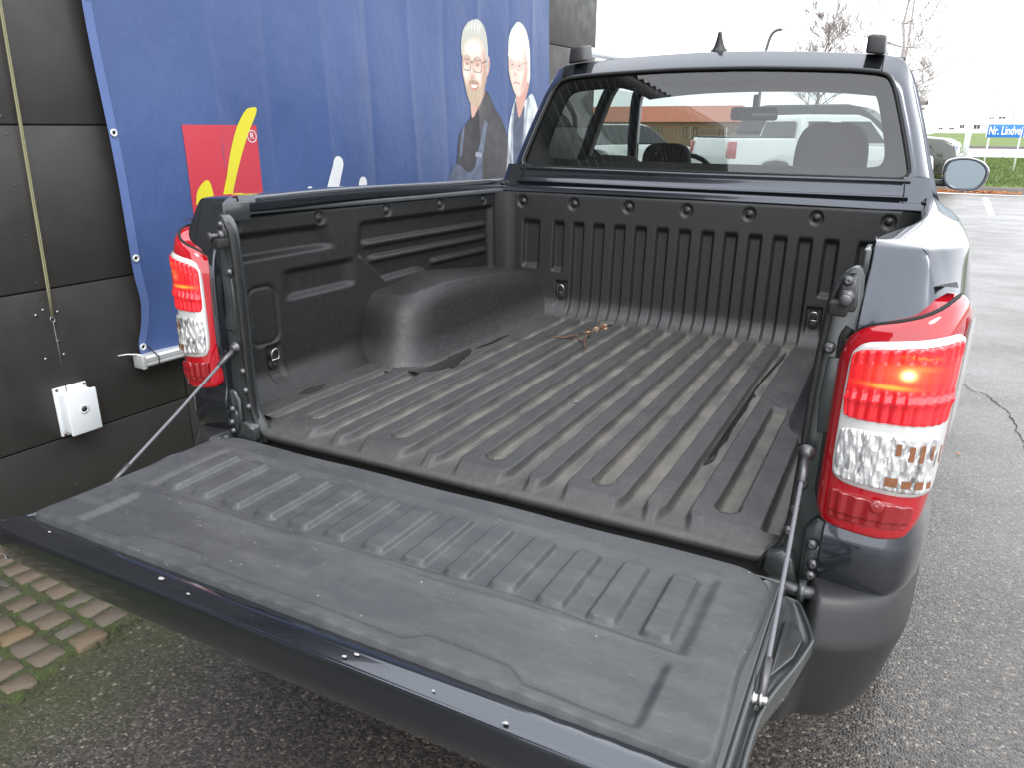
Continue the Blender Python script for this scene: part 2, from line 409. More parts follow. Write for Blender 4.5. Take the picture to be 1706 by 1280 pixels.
def mirrored(fn):
    for s in (-1, 1): fn(s)

# ================================================================== GROUND
def lift(x, y):
    f = ss(-3, 1.2, x)
    return f * np.interp(y, [22.2, 22.4, 32, 37, 52, 75, 110], [0, .03, .50, .72, 1.22, 1.30, 1.32])
def strip(name, x0, x1, y0, y1, dz, mat, nx=40, ny=14, slope=True, kind='structure', skew=0.0):
    X, Y = np.meshgrid(np.linspace(x0, x1, nx), np.linspace(y0, y1, ny), indexing='ij')
    Yk = Y + skew * X
    Z = (lift(X, Yk) if slope else 0 * X) + dz
    o = grid(name, np.stack([X, Yk, Z], -1), mat); return tag(o, kind=kind)
asx = np.array([-1.345, -1.2, -1, -.7, -.3, 0, .5, 1, 1.5, 2.2, 3, 5, 8, 14, 25, 45, 80])
X, Y = np.meshgrid(np.concatenate([[-90, -40, -12], [-2.29], asx]), np.concatenate([np.linspace(-40, -3, 8), np.linspace(-2, 3, 11), np.linspace(4, 22.0, 10)]), indexing='ij')
tag(grid('parking_lot', np.stack([X, Y, 0 * X], -1), 'asphalt'), kind='structure')
strip('ground', -400, 400, 23.0, 900, -.05, 'concrete', 60, 60)
strip('lawn', -90, 90, 22.62, 32, .12, 'grass', 60, 20, skew=-.045)
strip('path', -90, 90, 32.0, 36.6, .13, 'concrete', 60, 8, skew=-.02)
strip('verge', -90, 90, 37.3, 52, .15, 'grass', 60, 16)
kb = [np.stack([np.linspace(-90, 90, 61), 22.55 - .045 * np.linspace(-90, 90, 61) + a, np.full(61, b)], -1) for a, b in ((0, -.02), (0, .15), (.02, .165), (.16, .165), (.18, .10))]
tag(grid('kerb', np.array(kb), 'kerb_stone'), kind='structure')
xs_ = np.linspace(-60, 60, 61); lz = lift(xs_, 36.9 + 0 * xs_)
kb = [np.stack([xs_, 36.9 + 0 * xs_ + a, lz + b], -1) for a, b in ((0, 0), (0, .20), (.3, .22), (.4, .1))]
tag(grid('kerb', np.array(kb), 'kerb_stone'), kind='structure')
# parking bay marking
mk = thing('bay_marking', 'short white painted parking line on the asphalt below the door mirror', 'road marking')
def bay(px, y0, y1, wdt=.115):
    pyd('paint_line', [(px, y0, .004), (px + wdt, y0, .004), (px + wdt + .17, y1, .004), (px + .17, y1, .004)], [(0, 1, 2, 3)], 'white_marking', mk)
bay(2.22, 16.3, 20.8)

# ---- granite setts by the wall
bed = np.meshgrid(np.linspace(-2.285, -1.335, 60), np.linspace(-2.2, 5.6, 240), indexing='ij')
Zb = .002 + .006 * rng.random(bed[0].shape)
Xb = bed[0] + np.where(bed[0] > -1.36, .03 * np.sin(bed[1] * 9) + .02 * rng.random(bed[0].shape), 0)
Zb[0] = Zb[-1] = -.01
pav = grid('pavement', np.stack([Xb, bed[1], Zb + .008], -1), 'moss'); tag(pav, kind='structure')
def sett_mesh(k):
    bm = bmesh.new(); r_ = random.Random(k)
    w_, l_, h_ = .040 + r_.uniform(-.003, .002), .045 + r_.uniform(-.004, .004), .034
    rows = []
    for (ins, z) in ((0, 0), (0, h_ - .007), (.0025, h_ - .001)):
        ring = []
        for (sx, sy) in ((-1, -.72), (-1.02, .72), (-.88, 1), (0, 1.02), (.88, 1), (1.02, .72), (1, -.72), (.88, -1), (0, -1.02), (-.88, -1)):
            q = random.Random(k * 31 + int(sx * 10) * 7 + int(sy * 10)); ring.append(bm.verts.new((sx * (w_ - ins) + q.uniform(-.003, .003), sy * (l_ - ins) + q.uniform(-.003, .003), z + q.uniform(-.001, .001))))
        rows.append(ring)
    for a, b in zip(rows[:-1], rows[1:]):
        for i in range(10): bm.faces.new((a[i], a[(i + 1) % 10], b[(i + 1) % 10], b[i]))
    c = bm.verts.new((0, 0, h_ + .001))
    for i in range(10): bm.faces.new((rows[2][i], rows[2][(i + 1) % 10], c))
    me = bpy.data.meshes.new('paver'); bmesh.ops.recalc_face_normals(bm, faces=bm.faces); bm.to_mesh(me); bm.free(); me.materials.append(M['granite_sett'])
    me.polygons.foreach_set('use_smooth', [True] * len(me.polygons)); return me
SM = [sett_mesh(k) for k in range(9)]
for row in range(24):
    yb = -1.30 + row * .1145
    off = .045 * (row % 2) + random.uniform(-.01, .01)
    for c in range(10):
        x = -2.235 + c * .0965 + off + random.uniform(-.004, .004)
        if x > -1.36 or (x > -1.40 and random.random() < .35): continue
        y = yb - (x + 1.8) * .05 + random.uniform(-.005, .005)
        o = bpy.data.objects.new('paver', random.choice(SM)); COL.objects.link(o); o.parent = pav
        o.location = (x, y, -.016 + random.uniform(-.004, .003)); o.rotation_euler = (random.uniform(-.04, .04), random.uniform(-.04, .04), -.14 + random.uniform(-.06, .06) + (math.pi if random.random() < .5 else 0))
# moss tufts in the joints
V = []; F = []
for i in range(9000):
    x = random.uniform(-2.25, -1.25); y = random.uniform(-.9, .9)
    if x > -1.33 and random.random() < (x + 1.33) * 14: continue
    gy = ((y + (x + 1.8) * .05 + 1.30) / .1145) % 1; near = abs(gy - .5) < .36
    if near and random.random() < .90 and x < -1.40: continue
    if mnoise.noise(Vector((x * 6, y * 6, 3))) < -.12: continue
    h = random.uniform(.004, .013); w_ = random.uniform(.003, .007); a = random.uniform(0, 6.28); z0 = .005
    b = len(V)
    for k in range(3): V.append((x + w_ * math.cos(a + k * 2.094), y + w_ * math.sin(a + k * 2.094), z0))
    V.append((x + random.uniform(-.004, .004), y + random.uniform(-.004, .004), z0 + h))
    F += [(b, b + 1, b + 3), (b + 1, b + 2, b + 3), (b + 2, b, b + 3)]
tag(pyd('moss', V, F, 'moss', None, True), 'green moss growing in the joints of the stone setts', 'moss', kind='stuff')
# loose grit, lichen crumbs on the asphalt near the camera
def crumbs(name, n, box_, s0, s1, mat, label, cat, thr=-1):
    V = []; F = []
    while n > 0:
        n -= 1
        x = random.uniform(box_[0], box_[1]); y = random.uniform(box_[2], box_[3])
        if mnoise.noise(Vector((x * 2.3, y * 2.3, 9))) < thr: continue
        s = random.uniform(s0, s1); b = len(V); a = random.uniform(0, 6.28); k = random.choice((4, 5, 6))
        for q in range(k): rr_ = s * random.uniform(.55, 1); V.append((x + rr_ * math.cos(a + q * 6.283 / k), y + rr_ * math.sin(a + q * 6.283 / k), .0015))
        V.append((x, y, .0015 + s * .35))
        for q in range(k): F.append((b + q, b + (q + 1) % k, b + k))
    return tag(pyd(name, V, F, mat, None, True), label, cat, kind='stuff')
simple('lichen', (.21, .23, .19), .9, .25, 90)
simple('grit', (.20, .17, .145), .8, .5, 60)
crumbs('lichen', 3000, (-1.30, -.60, -.75, .45), .0007, .0032, 'lichen', 'pale lichen flecks on the dark asphalt beside the setts', 'lichen', .17)
crumbs('grit', 5000, (-1.3, 3.0, -.7, 3.2), .0010, .0025, 'grit', 'loose grit scattered over the asphalt', 'grit', -.5)
fl = thing('fallen_leaf', 'single small orange leaf lying on the setts left of the tailgate', 'leaf', (-1.60, -.335, .022), .4, 'fallen leaves on the ground')
V, F = [], []
for i in range(9):
    a = i / 8 * math.pi; V.append((math.cos(a) * .016 * (1 - .3 * (i % 2)), math.sin(a) * .011, .004 * math.sin(i)))
for i in range(7): V.append((.012 * math.cos(math.pi + (i + 1) * math.pi / 8) * (1 - .3 * (i % 2)), -.009 * abs(math.sin((i + 1) * math.pi / 8)), .003))
pyd('leaf_blade', V, [tuple(range(16))], 'leaf_orange', fl)

def gpx(u, v, z=.004):
    d = Matrix(RW) @ Vector(((u - 853) / 1256.18, -(v - 640) / 1256.18, -1)); c = cam.matrix_world.translation; q = c + d * ((z - c.z) / d.z); return q
for line in ([(1601, 636), (1622, 652), (1640, 656), (1660, 672), (1682, 690), (1700, 728), (1730, 790)],):
    P_ = cr([tuple(gpx(*q))[:2] for q in line], 60); V = []
    for i, (x, y) in enumerate(P_):
        w_ = .0018 + .004 * abs(mnoise.noise(Vector((i * .3, len(line), 0)))); j_ = .02 * mnoise.noise(Vector((i * .5, 3, len(line))))
        V += [(x + j_ - w_, y - w_, .003), (x + j_ + w_, y + w_, .003)]
    tag(pyd('pavement_crack', V, gridfaces(60, 2), 'dark_joint'), kind='structure')
for k, (u, v, r_) in enumerate([(1597, 757, .016), (1640, 372, .03), (1600, 383, .03), (1010, 1252, .006)]):
    p = gpx(u, v, .006); q = random.Random(k); lfv = thing('fallen_leaf', ('single brown leaf on the asphalt right of the tail light', 'brown leaf on the asphalt below the white bay line', 'brown leaf on the asphalt between the truck side and the bay line', 'tiny rust-coloured leaf scrap on the asphalt under the tailgate')[k], 'leaf', p, group='fallen leaves on the ground')
    pyd('leaf_blade', [(r_ * q.uniform(.6, 1.1) * math.cos(a), r_ * q.uniform(.4, .8) * math.sin(a), q.uniform(0, .25) * r_) for a in np.linspace(0, 5.6, 9)], [tuple(range(9))], 'leaf_orange', lfv)

# ================================================================== BUILDING with cladding
WA = R(4); WT = Vector((math.sin(WA), math.cos(WA), 0)); WN = Vector((math.cos(WA), -math.sin(WA), 0)); WG = Vector((-2.276, .064, 0))
def wp(s, z, off=0): return WG + WT * s + WN * off + Vector((0, 0, z))
bld = thing('building', 'building clad in dark brown-grey panels along the left side of the pickup', 'building', WG)
bmat = Matrix.Translation(-WG)
def wbox(name, s0, s1, z0, z1, o0, o1, mat, parent=bld, bv=0, base=WG):
    bm = bmesh.new(); c = wp((s0 + s1) / 2, (z0 + z1) / 2, (o0 + o1) / 2) - base
    abox(bm, c, (o1 - o0, s1 - s0, z1 - z0), -WA); o = bmo(name, bm, mat, parent); return bev(o, bv) if bv else o
wbox('wall', -11.9, 5.452, -.1, 3.62, -7, -.014, 'dark_joint')
SEAM = [0.0, .346, .984, 1.616, 2.250, 2.884, 3.518]
cols = [-11.9, -8.215, -5.165, -2.115, .935, 3.985, 5.46]
for i in range(len(SEAM) - 1):
    for j in range(len(cols) - 1):
        wbox('panel', cols[j] + .003, cols[j + 1] - .003, SEAM[i] + .0035, SEAM[i + 1] - .0035, -.013, random.uniform(-.0008, .0008), 'cladding_panel', bv=.0015)
# east gable around the corner
for i in range(len(SEAM) - 1):
    bm = bmesh.new(); abox(bm, wp(5.458, (SEAM[i] + SEAM[i + 1]) / 2, -1.6) - WG, (3.1, .012, SEAM[i + 1] - SEAM[i] - .007), -WA); bmo('panel', bm, 'cladding_panel', bld)
rv = bmesh.new()
for s in (.338, .935 - .03, .935 + .03, -.32, -1.0, 1.6, 5.40, 5.1, 4.75):
    for a, b in zip(SEAM[:-1], SEAM[1:]):
        for q in (.05, .35, .65, .95):
            p = wp(s + random.uniform(-.006, .006), a + (b - a) * q, .001) - WG
            bmesh.ops.create_cone(rv, segments=8, radius1=.0055, radius2=.004, depth=.003, matrix=Matrix.Translation(p) @ Matrix.Rotation(-WA, 4, 'Z') @ Matrix.Rotation(R(90), 4, 'Y'), cap_ends=True)
tag(bmo('rivet', rv, 'dull_steel', bld), kind='stuff')
for (s, z) in ((.345, .904), (.314, .888), (.40, .886), (.377, .766), (.393, .705), (.317, .704)):
    place('wall_screw', lathe_mesh('screw', [(.006, 0), (.006, .002), (.003, .004)], 10), 'steel', wp(s, z, .002) - WG, WN, bld)
wbox('parapet', -11.9, 5.50, 3.53, 3.66, -.35, .03, 'black_plastic')
# corrugated metal band above the panels (mirrored in the rear window)
V = []; F = []; k = 0; z = 3.60
def roofline(s_): return 4.45 + .56 * max(0, -1.2 - s_)
while z < 9.2:
    for (z0_, z1_, o0_, o1_) in ((z, z + .05, .10, .03), (z + .05, z + .13, .03, .03), (z + .13, z + .15, .03, .10), (z + .15, z + .16, .10, .10)):
        e = 5.46 if z < 4.45 else -1.2 - (z - 4.45) / .56
        if e < -15: continue
        b = len(V); V += [tuple(wp(-16, z0_, o0_) - WG), tuple(wp(e, z0_, o0_) - WG), tuple(wp(e, z1_, o1_) - WG), tuple(wp(-16, z1_, o1_) - WG)]; F.append((b, b + 1, b + 2, b + 3))
    z += .16
pyd('corrugated_band', V, F, 'canopy_metal', bld, False)
tube('roof_verge', [wp(5.5, 4.48, .05) - WG, wp(-1.2, 4.48, .05) - WG, wp(-9.5, 9.15, .05) - WG, wp(-16, 9.15, .05) - WG], .07, 'black_plastic', bld, 6)

# ---- banner
def bo(s, z):
    s = np.asarray(s, float); z = np.asarray(z, float)
    o = .045 + .010 * np.sin(s * 2.9 + .8 * z) + .006 * np.sin(s * 7.3 - 1.4 * z + 1) + .004 * np.sin(z * 5.1 + 2.2 * s)
    for c, a in ((1.27, .007), (1.62, -.006), (1.98, .006), (2.36, -.007), (2.74, .006), (3.12, -.005), (3.50, .006), (3.90, -.005), (4.22, .005)):
        o = o + 1.9 * a * np.exp(-np.abs(s - c - .02 * np.sin(z * 2)) / .05)
    o = o + .018 * np.exp(-((s - .78) / .10) ** 2) * np.sin(z * 6.0 + .5) * ss(1.6, .7, z) + .012 * np.exp(-((s - 1.0) / .25) ** 2 - ((z - 1.55) / .25) ** 2)
    return np.maximum(o, .012)
def edge_s(z): return .733 - .040 * ss(1.3, 2.1, z) + .008 * np.sin(z * 4) - .03 * np.exp(-((z - .66) / .07) ** 2) + .018 * np.exp(-((z - .86) / .10) ** 2)
BG = wp(2.6, .6, 0)
ban = thing('banner', 'big blue printed fabric banner hung on the dark panel wall', 'banner', BG)
def bw(s, z, d=0):
    o = bo(s, z) + d; s = np.asarray(s, float); z = np.asarray(z, float)
    return np.stack([WG.x + WT.x * s + WN.x * o - BG.x, WG.y + WT.y * s + WN.y * o - BG.y, z + 0 * s - BG.z], -1)
zz = np.linspace(.605, 3.30, 230); uu = np.linspace(0, 1, 330)
U, Z_ = np.meshgrid(uu, zz, indexing='ij'); E0 = edge_s(Z_) + .036; E1 = 4.50 + .006 * np.sin(Z_ * 5)
grid('cloth', bw(E0 + (E1 - E0) * U, Z_), 'banner_blue', ban)
U, Z_ = np.meshgrid(np.linspace(0, 1, 6), zz, indexing='ij')
grid('hem', bw(edge_s(Z_) + .040 * U, Z_, .0022), 'banner_hem', ban)
def overlay(name, pts, lay, mat, hole=None, parent=ban):
    bm = bmesh.new(); vs = [bm.verts.new((p[0], p[1], 0)) for p in pts]
    es = [bm.edges.new((vs[i], vs[(i + 1) % len(vs)])) for i in range(len(vs))]
    bmesh.ops.triangle_fill(bm, edges=es, use_beauty=True)
    a = np.array(pts)
    for ax in (0, 1):
        v = math.floor(a[:, ax].min() / .03) * .03
        while v < a[:, ax].max():
            co_ = [0, 0, 0]; no = [0, 0, 0]; co_[ax] = v; no[ax] = 1
            bmesh.ops.bisect_plane(bm, geom=bm.verts[:] + bm.edges[:] + bm.faces[:], plane_co=co_, plane_no=no, dist=1e-6); v += .03
    for v in bm.verts:
        v.co = Vector(bw(v.co.x, v.co.y, .0015 + lay * .0014))
    for f in bm.faces: f.normal_update()
    for f in bm.faces:
        if f.normal.dot(WN) < 0: f.normal_flip()
    me = bpy.data.meshes.new(name); bm.to_mesh(me); bm.free(); return link(name, me, mat, parent, True)
def sm(pts, n=40): 
    P = cr(list(pts) + [pts[0]], n)[:-1]; return [tuple(p) for p in P]
overlay('red_square', [(1.07, 1.619), (1.503, 1.619), (1.507, 1.06), (1.07, 1.06)], 1, 'print_red')
overlay('yellow_tick', sm([(1.09, 1.27), (1.105, 1.325), (1.15, 1.368), (1.180, 1.362), (1.195, 1.29), (1.215, 1.20), (1.245, 1.30), (1.30, 1.45), (1.375, 1.605), (1.44, 1.685), (1.48, 1.700), (1.512, 1.698), (1.50, 1.66), (1.44, 1.57), (1.36, 1.42), (1.29, 1.27), (1.23, 1.09), (1.16, 1.10)], 90), 2, 'print_yellow')
tm = textmesh('R', .042)
ro = link('registered_mark', tm, 'print_white', ban, False); c0 = bw(1.468, 1.566, .004)
ro.matrix_local = Matrix.Translation(Vector(c0)) @ Matrix(((WT.x, 0, WN.x), (WT.y, 0, WN.y), (0, 1, 0))).to_4x4()
ring = []
for k in range(25):
    t = 2 * math.pi * k / 24; ring.append([(1.468 + r_ * math.cos(t), 1.566 + r_ * math.sin(t)) for r_ in (.030, .0255)])
rg = np.array(ring); grid('registered_ring', np.stack([bw(rg[:, j, 0], rg[:, j, 1], .004) for j in range(2)], 1), 'print_white', ban)
def stroke(name, p0, p1, w_, lay=1, mat='print_white'):
    a = Vector(p0); b = Vector(p1); d = (b - a).normalized(); n_ = Vector((-d.y, d.x)); pts = []
    for k in range(9): t = math.pi * k / 8; q = b + (n_ * math.cos(t) + d * math.sin(t)) * w_; pts.append((q.x, q.y))
    q = a - n_ * w_; pts.append((q.x, q.y)); q = a + n_ * w_; pts.append((q.x, q.y)); overlay(name, pts[::-1], lay, mat)
stroke('letter_stroke', (1.86, .98), (2.035, 1.415), .042)
stroke('letter_stroke', (2.16, .98), (2.238, 1.300), .036)
stroke('letter_stroke', (1.72, .98), (1.822, 1.285), .020)
# printed men: one flat print each, colour per vertex as printed
def pdist(P, poly):
    A = np.array(poly); B = np.roll(A, -1, 0); d = np.full(len(P), 1e9); ins = np.zeros(len(P), bool)
    for a, b in zip(A, B):
        ab = b - a; t_ = np.clip(((P - a) @ ab) / (ab @ ab + 1e-12), 0, 1); q = a + t_[:, None] * ab; d = np.minimum(d, np.hypot(*(P - q).T))
        c = ((a[1] > P[:, 1]) != (b[1] > P[:, 1])) & (P[:, 0] < (b[0] - a[0]) * (P[:, 1] - a[1]) / (b[1] - a[1] + 1e-12) + a[0]); ins ^= c
    return np.where(ins, d, -d)
def sl(pts, n=40): return cr(list(pts) + [pts[0]], n)[:-1]
def print_man(name, x0, x1, z0, z1, layers, mask_idx):
    nu, nv = int((x1 - x0) / .0042), int((z1 - z0) / .0048); U, Z_ = np.meshgrid(np.linspace(x0, x1, nu), np.linspace(z0, z1, nv), indexing='ij'); P = np.stack([U.ravel(), Z_.ravel()], 1)
    C_ = np.zeros((len(P), 3)); mask = np.full(len(P), -1e9)
    nz = np.sin(P[:, 0] * 190 + 6 * np.sin(P[:, 1] * 23)) * .5 + np.sin(P[:, 0] * 420 + P[:, 1] * 60 + 3 * np.sin(P[:, 1] * 51)) * .5
    n2 = np.sin(P[:, 0] * 31 + 2.2 * np.sin(P[:, 1] * 17)) * np.sin(P[:, 1] * 27 + 1.7 * np.sin(P[:, 0] * 21))
    for k, (poly, colr, soft, op, tex) in enumerate(layers):
        if isinstance(poly, tuple) and poly[0] == 'line': 
            L_ = np.array(poly[1]); d = np.full(len(P), 1e9)
            for a, b in zip(L_[:-1], L_[1:]): ab = b - a; t_ = np.clip(((P - a) @ ab) / (ab @ ab + 1e-12), 0, 1); d = np.minimum(d, np.hypot(*(P - (a + t_[:, None] * ab)).T))
            al = 1 - ss(poly[2] * .5, poly[2] * 1.3, d)
        else:
            d = pdist(P, poly); al = ss(-soft, soft, d)
            if k in mask_idx: mask = np.maximum(mask, d)
        cc = np.minimum(np.array(colr) * (1.3 if max(colr) > .2 else 1), .85)[None, :] * (1 + (nz[:, None] * .28 if tex == 1 else n2[:, None] * .22 if tex == 2 else nz[:, None] * n2[:, None] * .5 if tex == 3 else 0))
        C_ = C_ * (1 - al[:, None] * op) + cc * al[:, None] * op
    M_ = (mask.reshape(nu, nv) > -.001); fm = M_ & np.roll(M_, -1, 0) & np.roll(M_, -1, 1)
    fm[-1] = False; fm[:, -1] = False
    Pw = bw(U, Z_, .0028); keep = np.zeros((nu, nv), bool); keep |= fm; keep[1:] |= fm[:-1]; keep[:, 1:] |= fm[:, :-1]; keep[1:, 1:] |= fm[:-1, :-1]
    idx = -np.ones((nu, nv), int); idx[keep] = np.arange(keep.sum()); F = [(idx[i, j], idx[i + 1, j], idx[i + 1, j + 1], idx[i, j + 1]) for i, j in zip(*np.nonzero(fm[:-1, :-1]))]
    o = pyd(name, Pw[keep].tolist(), F, 'printed_portrait', ban); at_ = o.data.color_attributes.new('print', 'FLOAT_COLOR', 'POINT')
    cc = np.concatenate([np.clip(C_.reshape(nu, nv, 3)[keep], 0, 1), np.ones((keep.sum(), 1))], 1); at_.data.foreach_set('color', cc.ravel().astype(np.float32)); return o
t = NT('printed_portrait'); va = t.n('ShaderNodeAttribute'); va.attribute_name = 'print'; t.set(col=va.outputs['Color'], rough=.42, spec=.35)
SK, SH, HL = (.50, .345, .285), (.30, .165, .125), (.64, .53, .47)
def rrect(cx_, cz, w_, h_): return [(cx_ + w_ * np.sign(math.cos(t_)) * abs(math.cos(t_)) ** .55, cz + h_ * np.sign(math.sin(t_)) * abs(math.sin(t_)) ** .55) for t_ in np.linspace(0, 2 * math.pi, 26)]
def ell(cx_, cz, w_, h_): return [(cx_ + w_ * math.cos(t_), cz + h_ * math.sin(t_)) for t_ in np.linspace(0, 2 * math.pi, 20)[:-1]]
man1 = [
 (sl([(3.42, 1.80), (3.40, 1.68), (3.27, 1.58), (3.225, 1.42), (3.20, .95), (3.94, .95), (3.95, 1.30), (3.905, 1.47), (3.83, 1.62), (3.70, 1.75), (3.60, 1.86), (3.52, 1.80)], 60), (.030, .028, .034), .003, 1, 2),
 (sl([(3.55, 1.55), (3.66, 1.68), (3.80, 1.55), (3.86, 1.30), (3.86, .95), (3.68, .95), (3.62, 1.3)], 40), (.052, .048, .054), .05, .8, 2),
 (sl([(3.58, 1.84), (3.66, 1.78), (3.60, 1.62), (3.50, 1.70), (3.47, 1.74)], 24), (.055, .050, .052), .012, .8, 2),
 (sl([(3.10, 1.25), (3.20, 1.37), (3.36, 1.31), (3.44, 1.34), (3.50, 1.42), (3.53, 1.20), (3.64, .95), (3.02, .95)], 40), (.085, .10, .150), .004, 1, 2),
 ([(3.44, 1.33), (3.515, 1.36), (3.615, 1.64), (3.575, 1.66), (3.47, 1.44)], (.095, .115, .175), .004, 1, 2),
 ([(3.25, 1.42), (3.28, 1.42), (3.345, 1.68), (3.32, 1.69)], (.09, .11, .165), .004, 1, 2),
 ([(3.445, 1.415), (3.51, 1.405), (3.52, 1.435), (3.455, 1.445)], (.20, .21, .24), .003, 1, 0),
 (sl([(3.405, 1.86), (3.405, 1.74), (3.43, 1.675), (3.50, 1.76), (3.605, 1.93), (3.56, 1.98)], 30), (.40, .25, .20), .003, 1, 0),
 (sl([(3.44, 1.80), (3.50, 1.74), (3.60, 1.90), (3.56, 1.90), (3.50, 1.80)], 24), (.24, .13, .10), .018, .8, 0),
 (sl([(3.598, 2.06), (3.632, 2.085), (3.645, 2.03), (3.628, 1.97), (3.60, 1.95)], 20), (.42, .26, .21), .003, 1, 0),
 (ell(3.622, 2.03, .008, .03), (.25, .13, .10), .008, .8, 0),
 (sl([(3.303, 2.06), (3.297, 2.13), (3.312, 2.21), (3.36, 2.268), (3.43, 2.300), (3.50, 2.305), (3.57, 2.27), (3.612, 2.18), (3.622, 2.06), (3.605, 1.98), (3.48, 2.1), (3.36, 2.10)], 60), (.33, .33, .29), .004, 1, 1),
 (sl([(3.34, 2.22), (3.42, 2.285), (3.52, 2.29), (3.50, 2.22), (3.40, 2.19)], 24), (.42, .42, .40), .03, .8, 1),
 (sl([(3.312, 2.02), (3.320, 2.085), (3.345, 2.14), (3.41, 2.185), (3.49, 2.195), (3.552, 2.165), (3.580, 2.10), (3.598, 2.03), (3.595, 1.93), (3.565, 1.83), (3.51, 1.765), (3.44, 1.750), (3.385, 1.79), (3.345, 1.88), (3.318, 1.96)], 60), SK, .004, 1, 0),
 (ell(3.44, 2.12, .09, .05), HL, .04, .8, 0), (ell(3.36, 1.965, .03, .035), HL, .025, .8, 0), (ell(3.50, 1.955, .035, .03), HL, .025, .6, 0),
 (sl([(3.56, 2.12), (3.60, 2.05), (3.60, 1.92), (3.56, 1.82), (3.545, 1.92), (3.56, 2.03)], 24), SH, .022, .75, 0),
 (sl([(3.30, 2.09), (3.318, 2.125), (3.36, 2.155), (3.42, 2.185), (3.49, 2.20), (3.45, 2.245), (3.34, 2.215), (3.295, 2.13)], 30), (.35, .345, .30), .008, 1, 1),
 (ell(3.372, 2.035, .032, .018), SH, .014, .6, 0), (ell(3.488, 2.032, .036, .020), SH, .014, .6, 0),
 (sl([(3.425, 2.03), (3.437, 1.97), (3.452, 1.935), (3.440, 1.93), (3.418, 1.945), (3.415, 1.99)], 20), SH, .009, .5, 0),
 (ell(3.428, 1.990, .008, .03), HL, .008, .8, 0), (ell(3.418, 1.937, .006, .004), (.16, .07, .06), .004, .9, 0), (ell(3.446, 1.936, .006, .004), (.16, .07, .06), .004, .9, 0),
 (sl([(3.335, 1.93), (3.375, 1.885), (3.40, 1.915), (3.43, 1.925), (3.48, 1.912), (3.53, 1.885), (3.592, 1.985), (3.590, 1.90), (3.562, 1.83), (3.51, 1.762), (3.44, 1.747), (3.383, 1.788), (3.348, 1.87)], 50), (.29, .225, .155), .014, .82, 3),
 (sl([(3.385, 1.905), (3.43, 1.925), (3.50, 1.905), (3.485, 1.890), (3.43, 1.900), (3.40, 1.892)], 20), (.22, .15, .10), .007, .8, 3),
 (sl([(3.402, 1.888), (3.44, 1.899), (3.492, 1.893), (3.475, 1.862), (3.437, 1.857)], 24), (.33, .12, .10), .004, 1, 0),
 (sl([(3.412, 1.886), (3.445, 1.891), (3.483, 1.888), (3.468, 1.874), (3.437, 1.870)], 24), (.62, .60, .57), .003, 1, 0),
 (ell(3.374, 2.020, .013, .005), (.05, .04, .04), .004, 1, 0), (ell(3.489, 2.018, .014, .005), (.05, .04, .04), .004, 1, 0),
 (('line', [(3.335, 2.062), (3.37, 2.072), (3.405, 2.060)], .006), (.22, .17, .12), .003, .8, 0), (('line', [(3.45, 2.058), (3.49, 2.070), (3.535, 2.055)], .006), (.22, .17, .12), .003, .8, 0),
 (('line', rrect(3.370, 2.016, .044, .036), .0032), (.022, .022, .026), .003, .95, 0), (('line', rrect(3.490, 2.012, .054, .039), .0032), (.022, .022, .026), .003, .95, 0),
 (('line', [(3.414, 2.034), (3.436, 2.034)], .0035), (.022, .022, .026), .003, .95, 0), (('line', [(3.545, 2.034), (3.605, 2.052)], .004), (.022, .022, .026), .003, .95, 0)]
print_man('printed_portrait', 3.0, 3.97, 1.10, 2.33, man1, (0, 3, 7, 9, 11, 13))
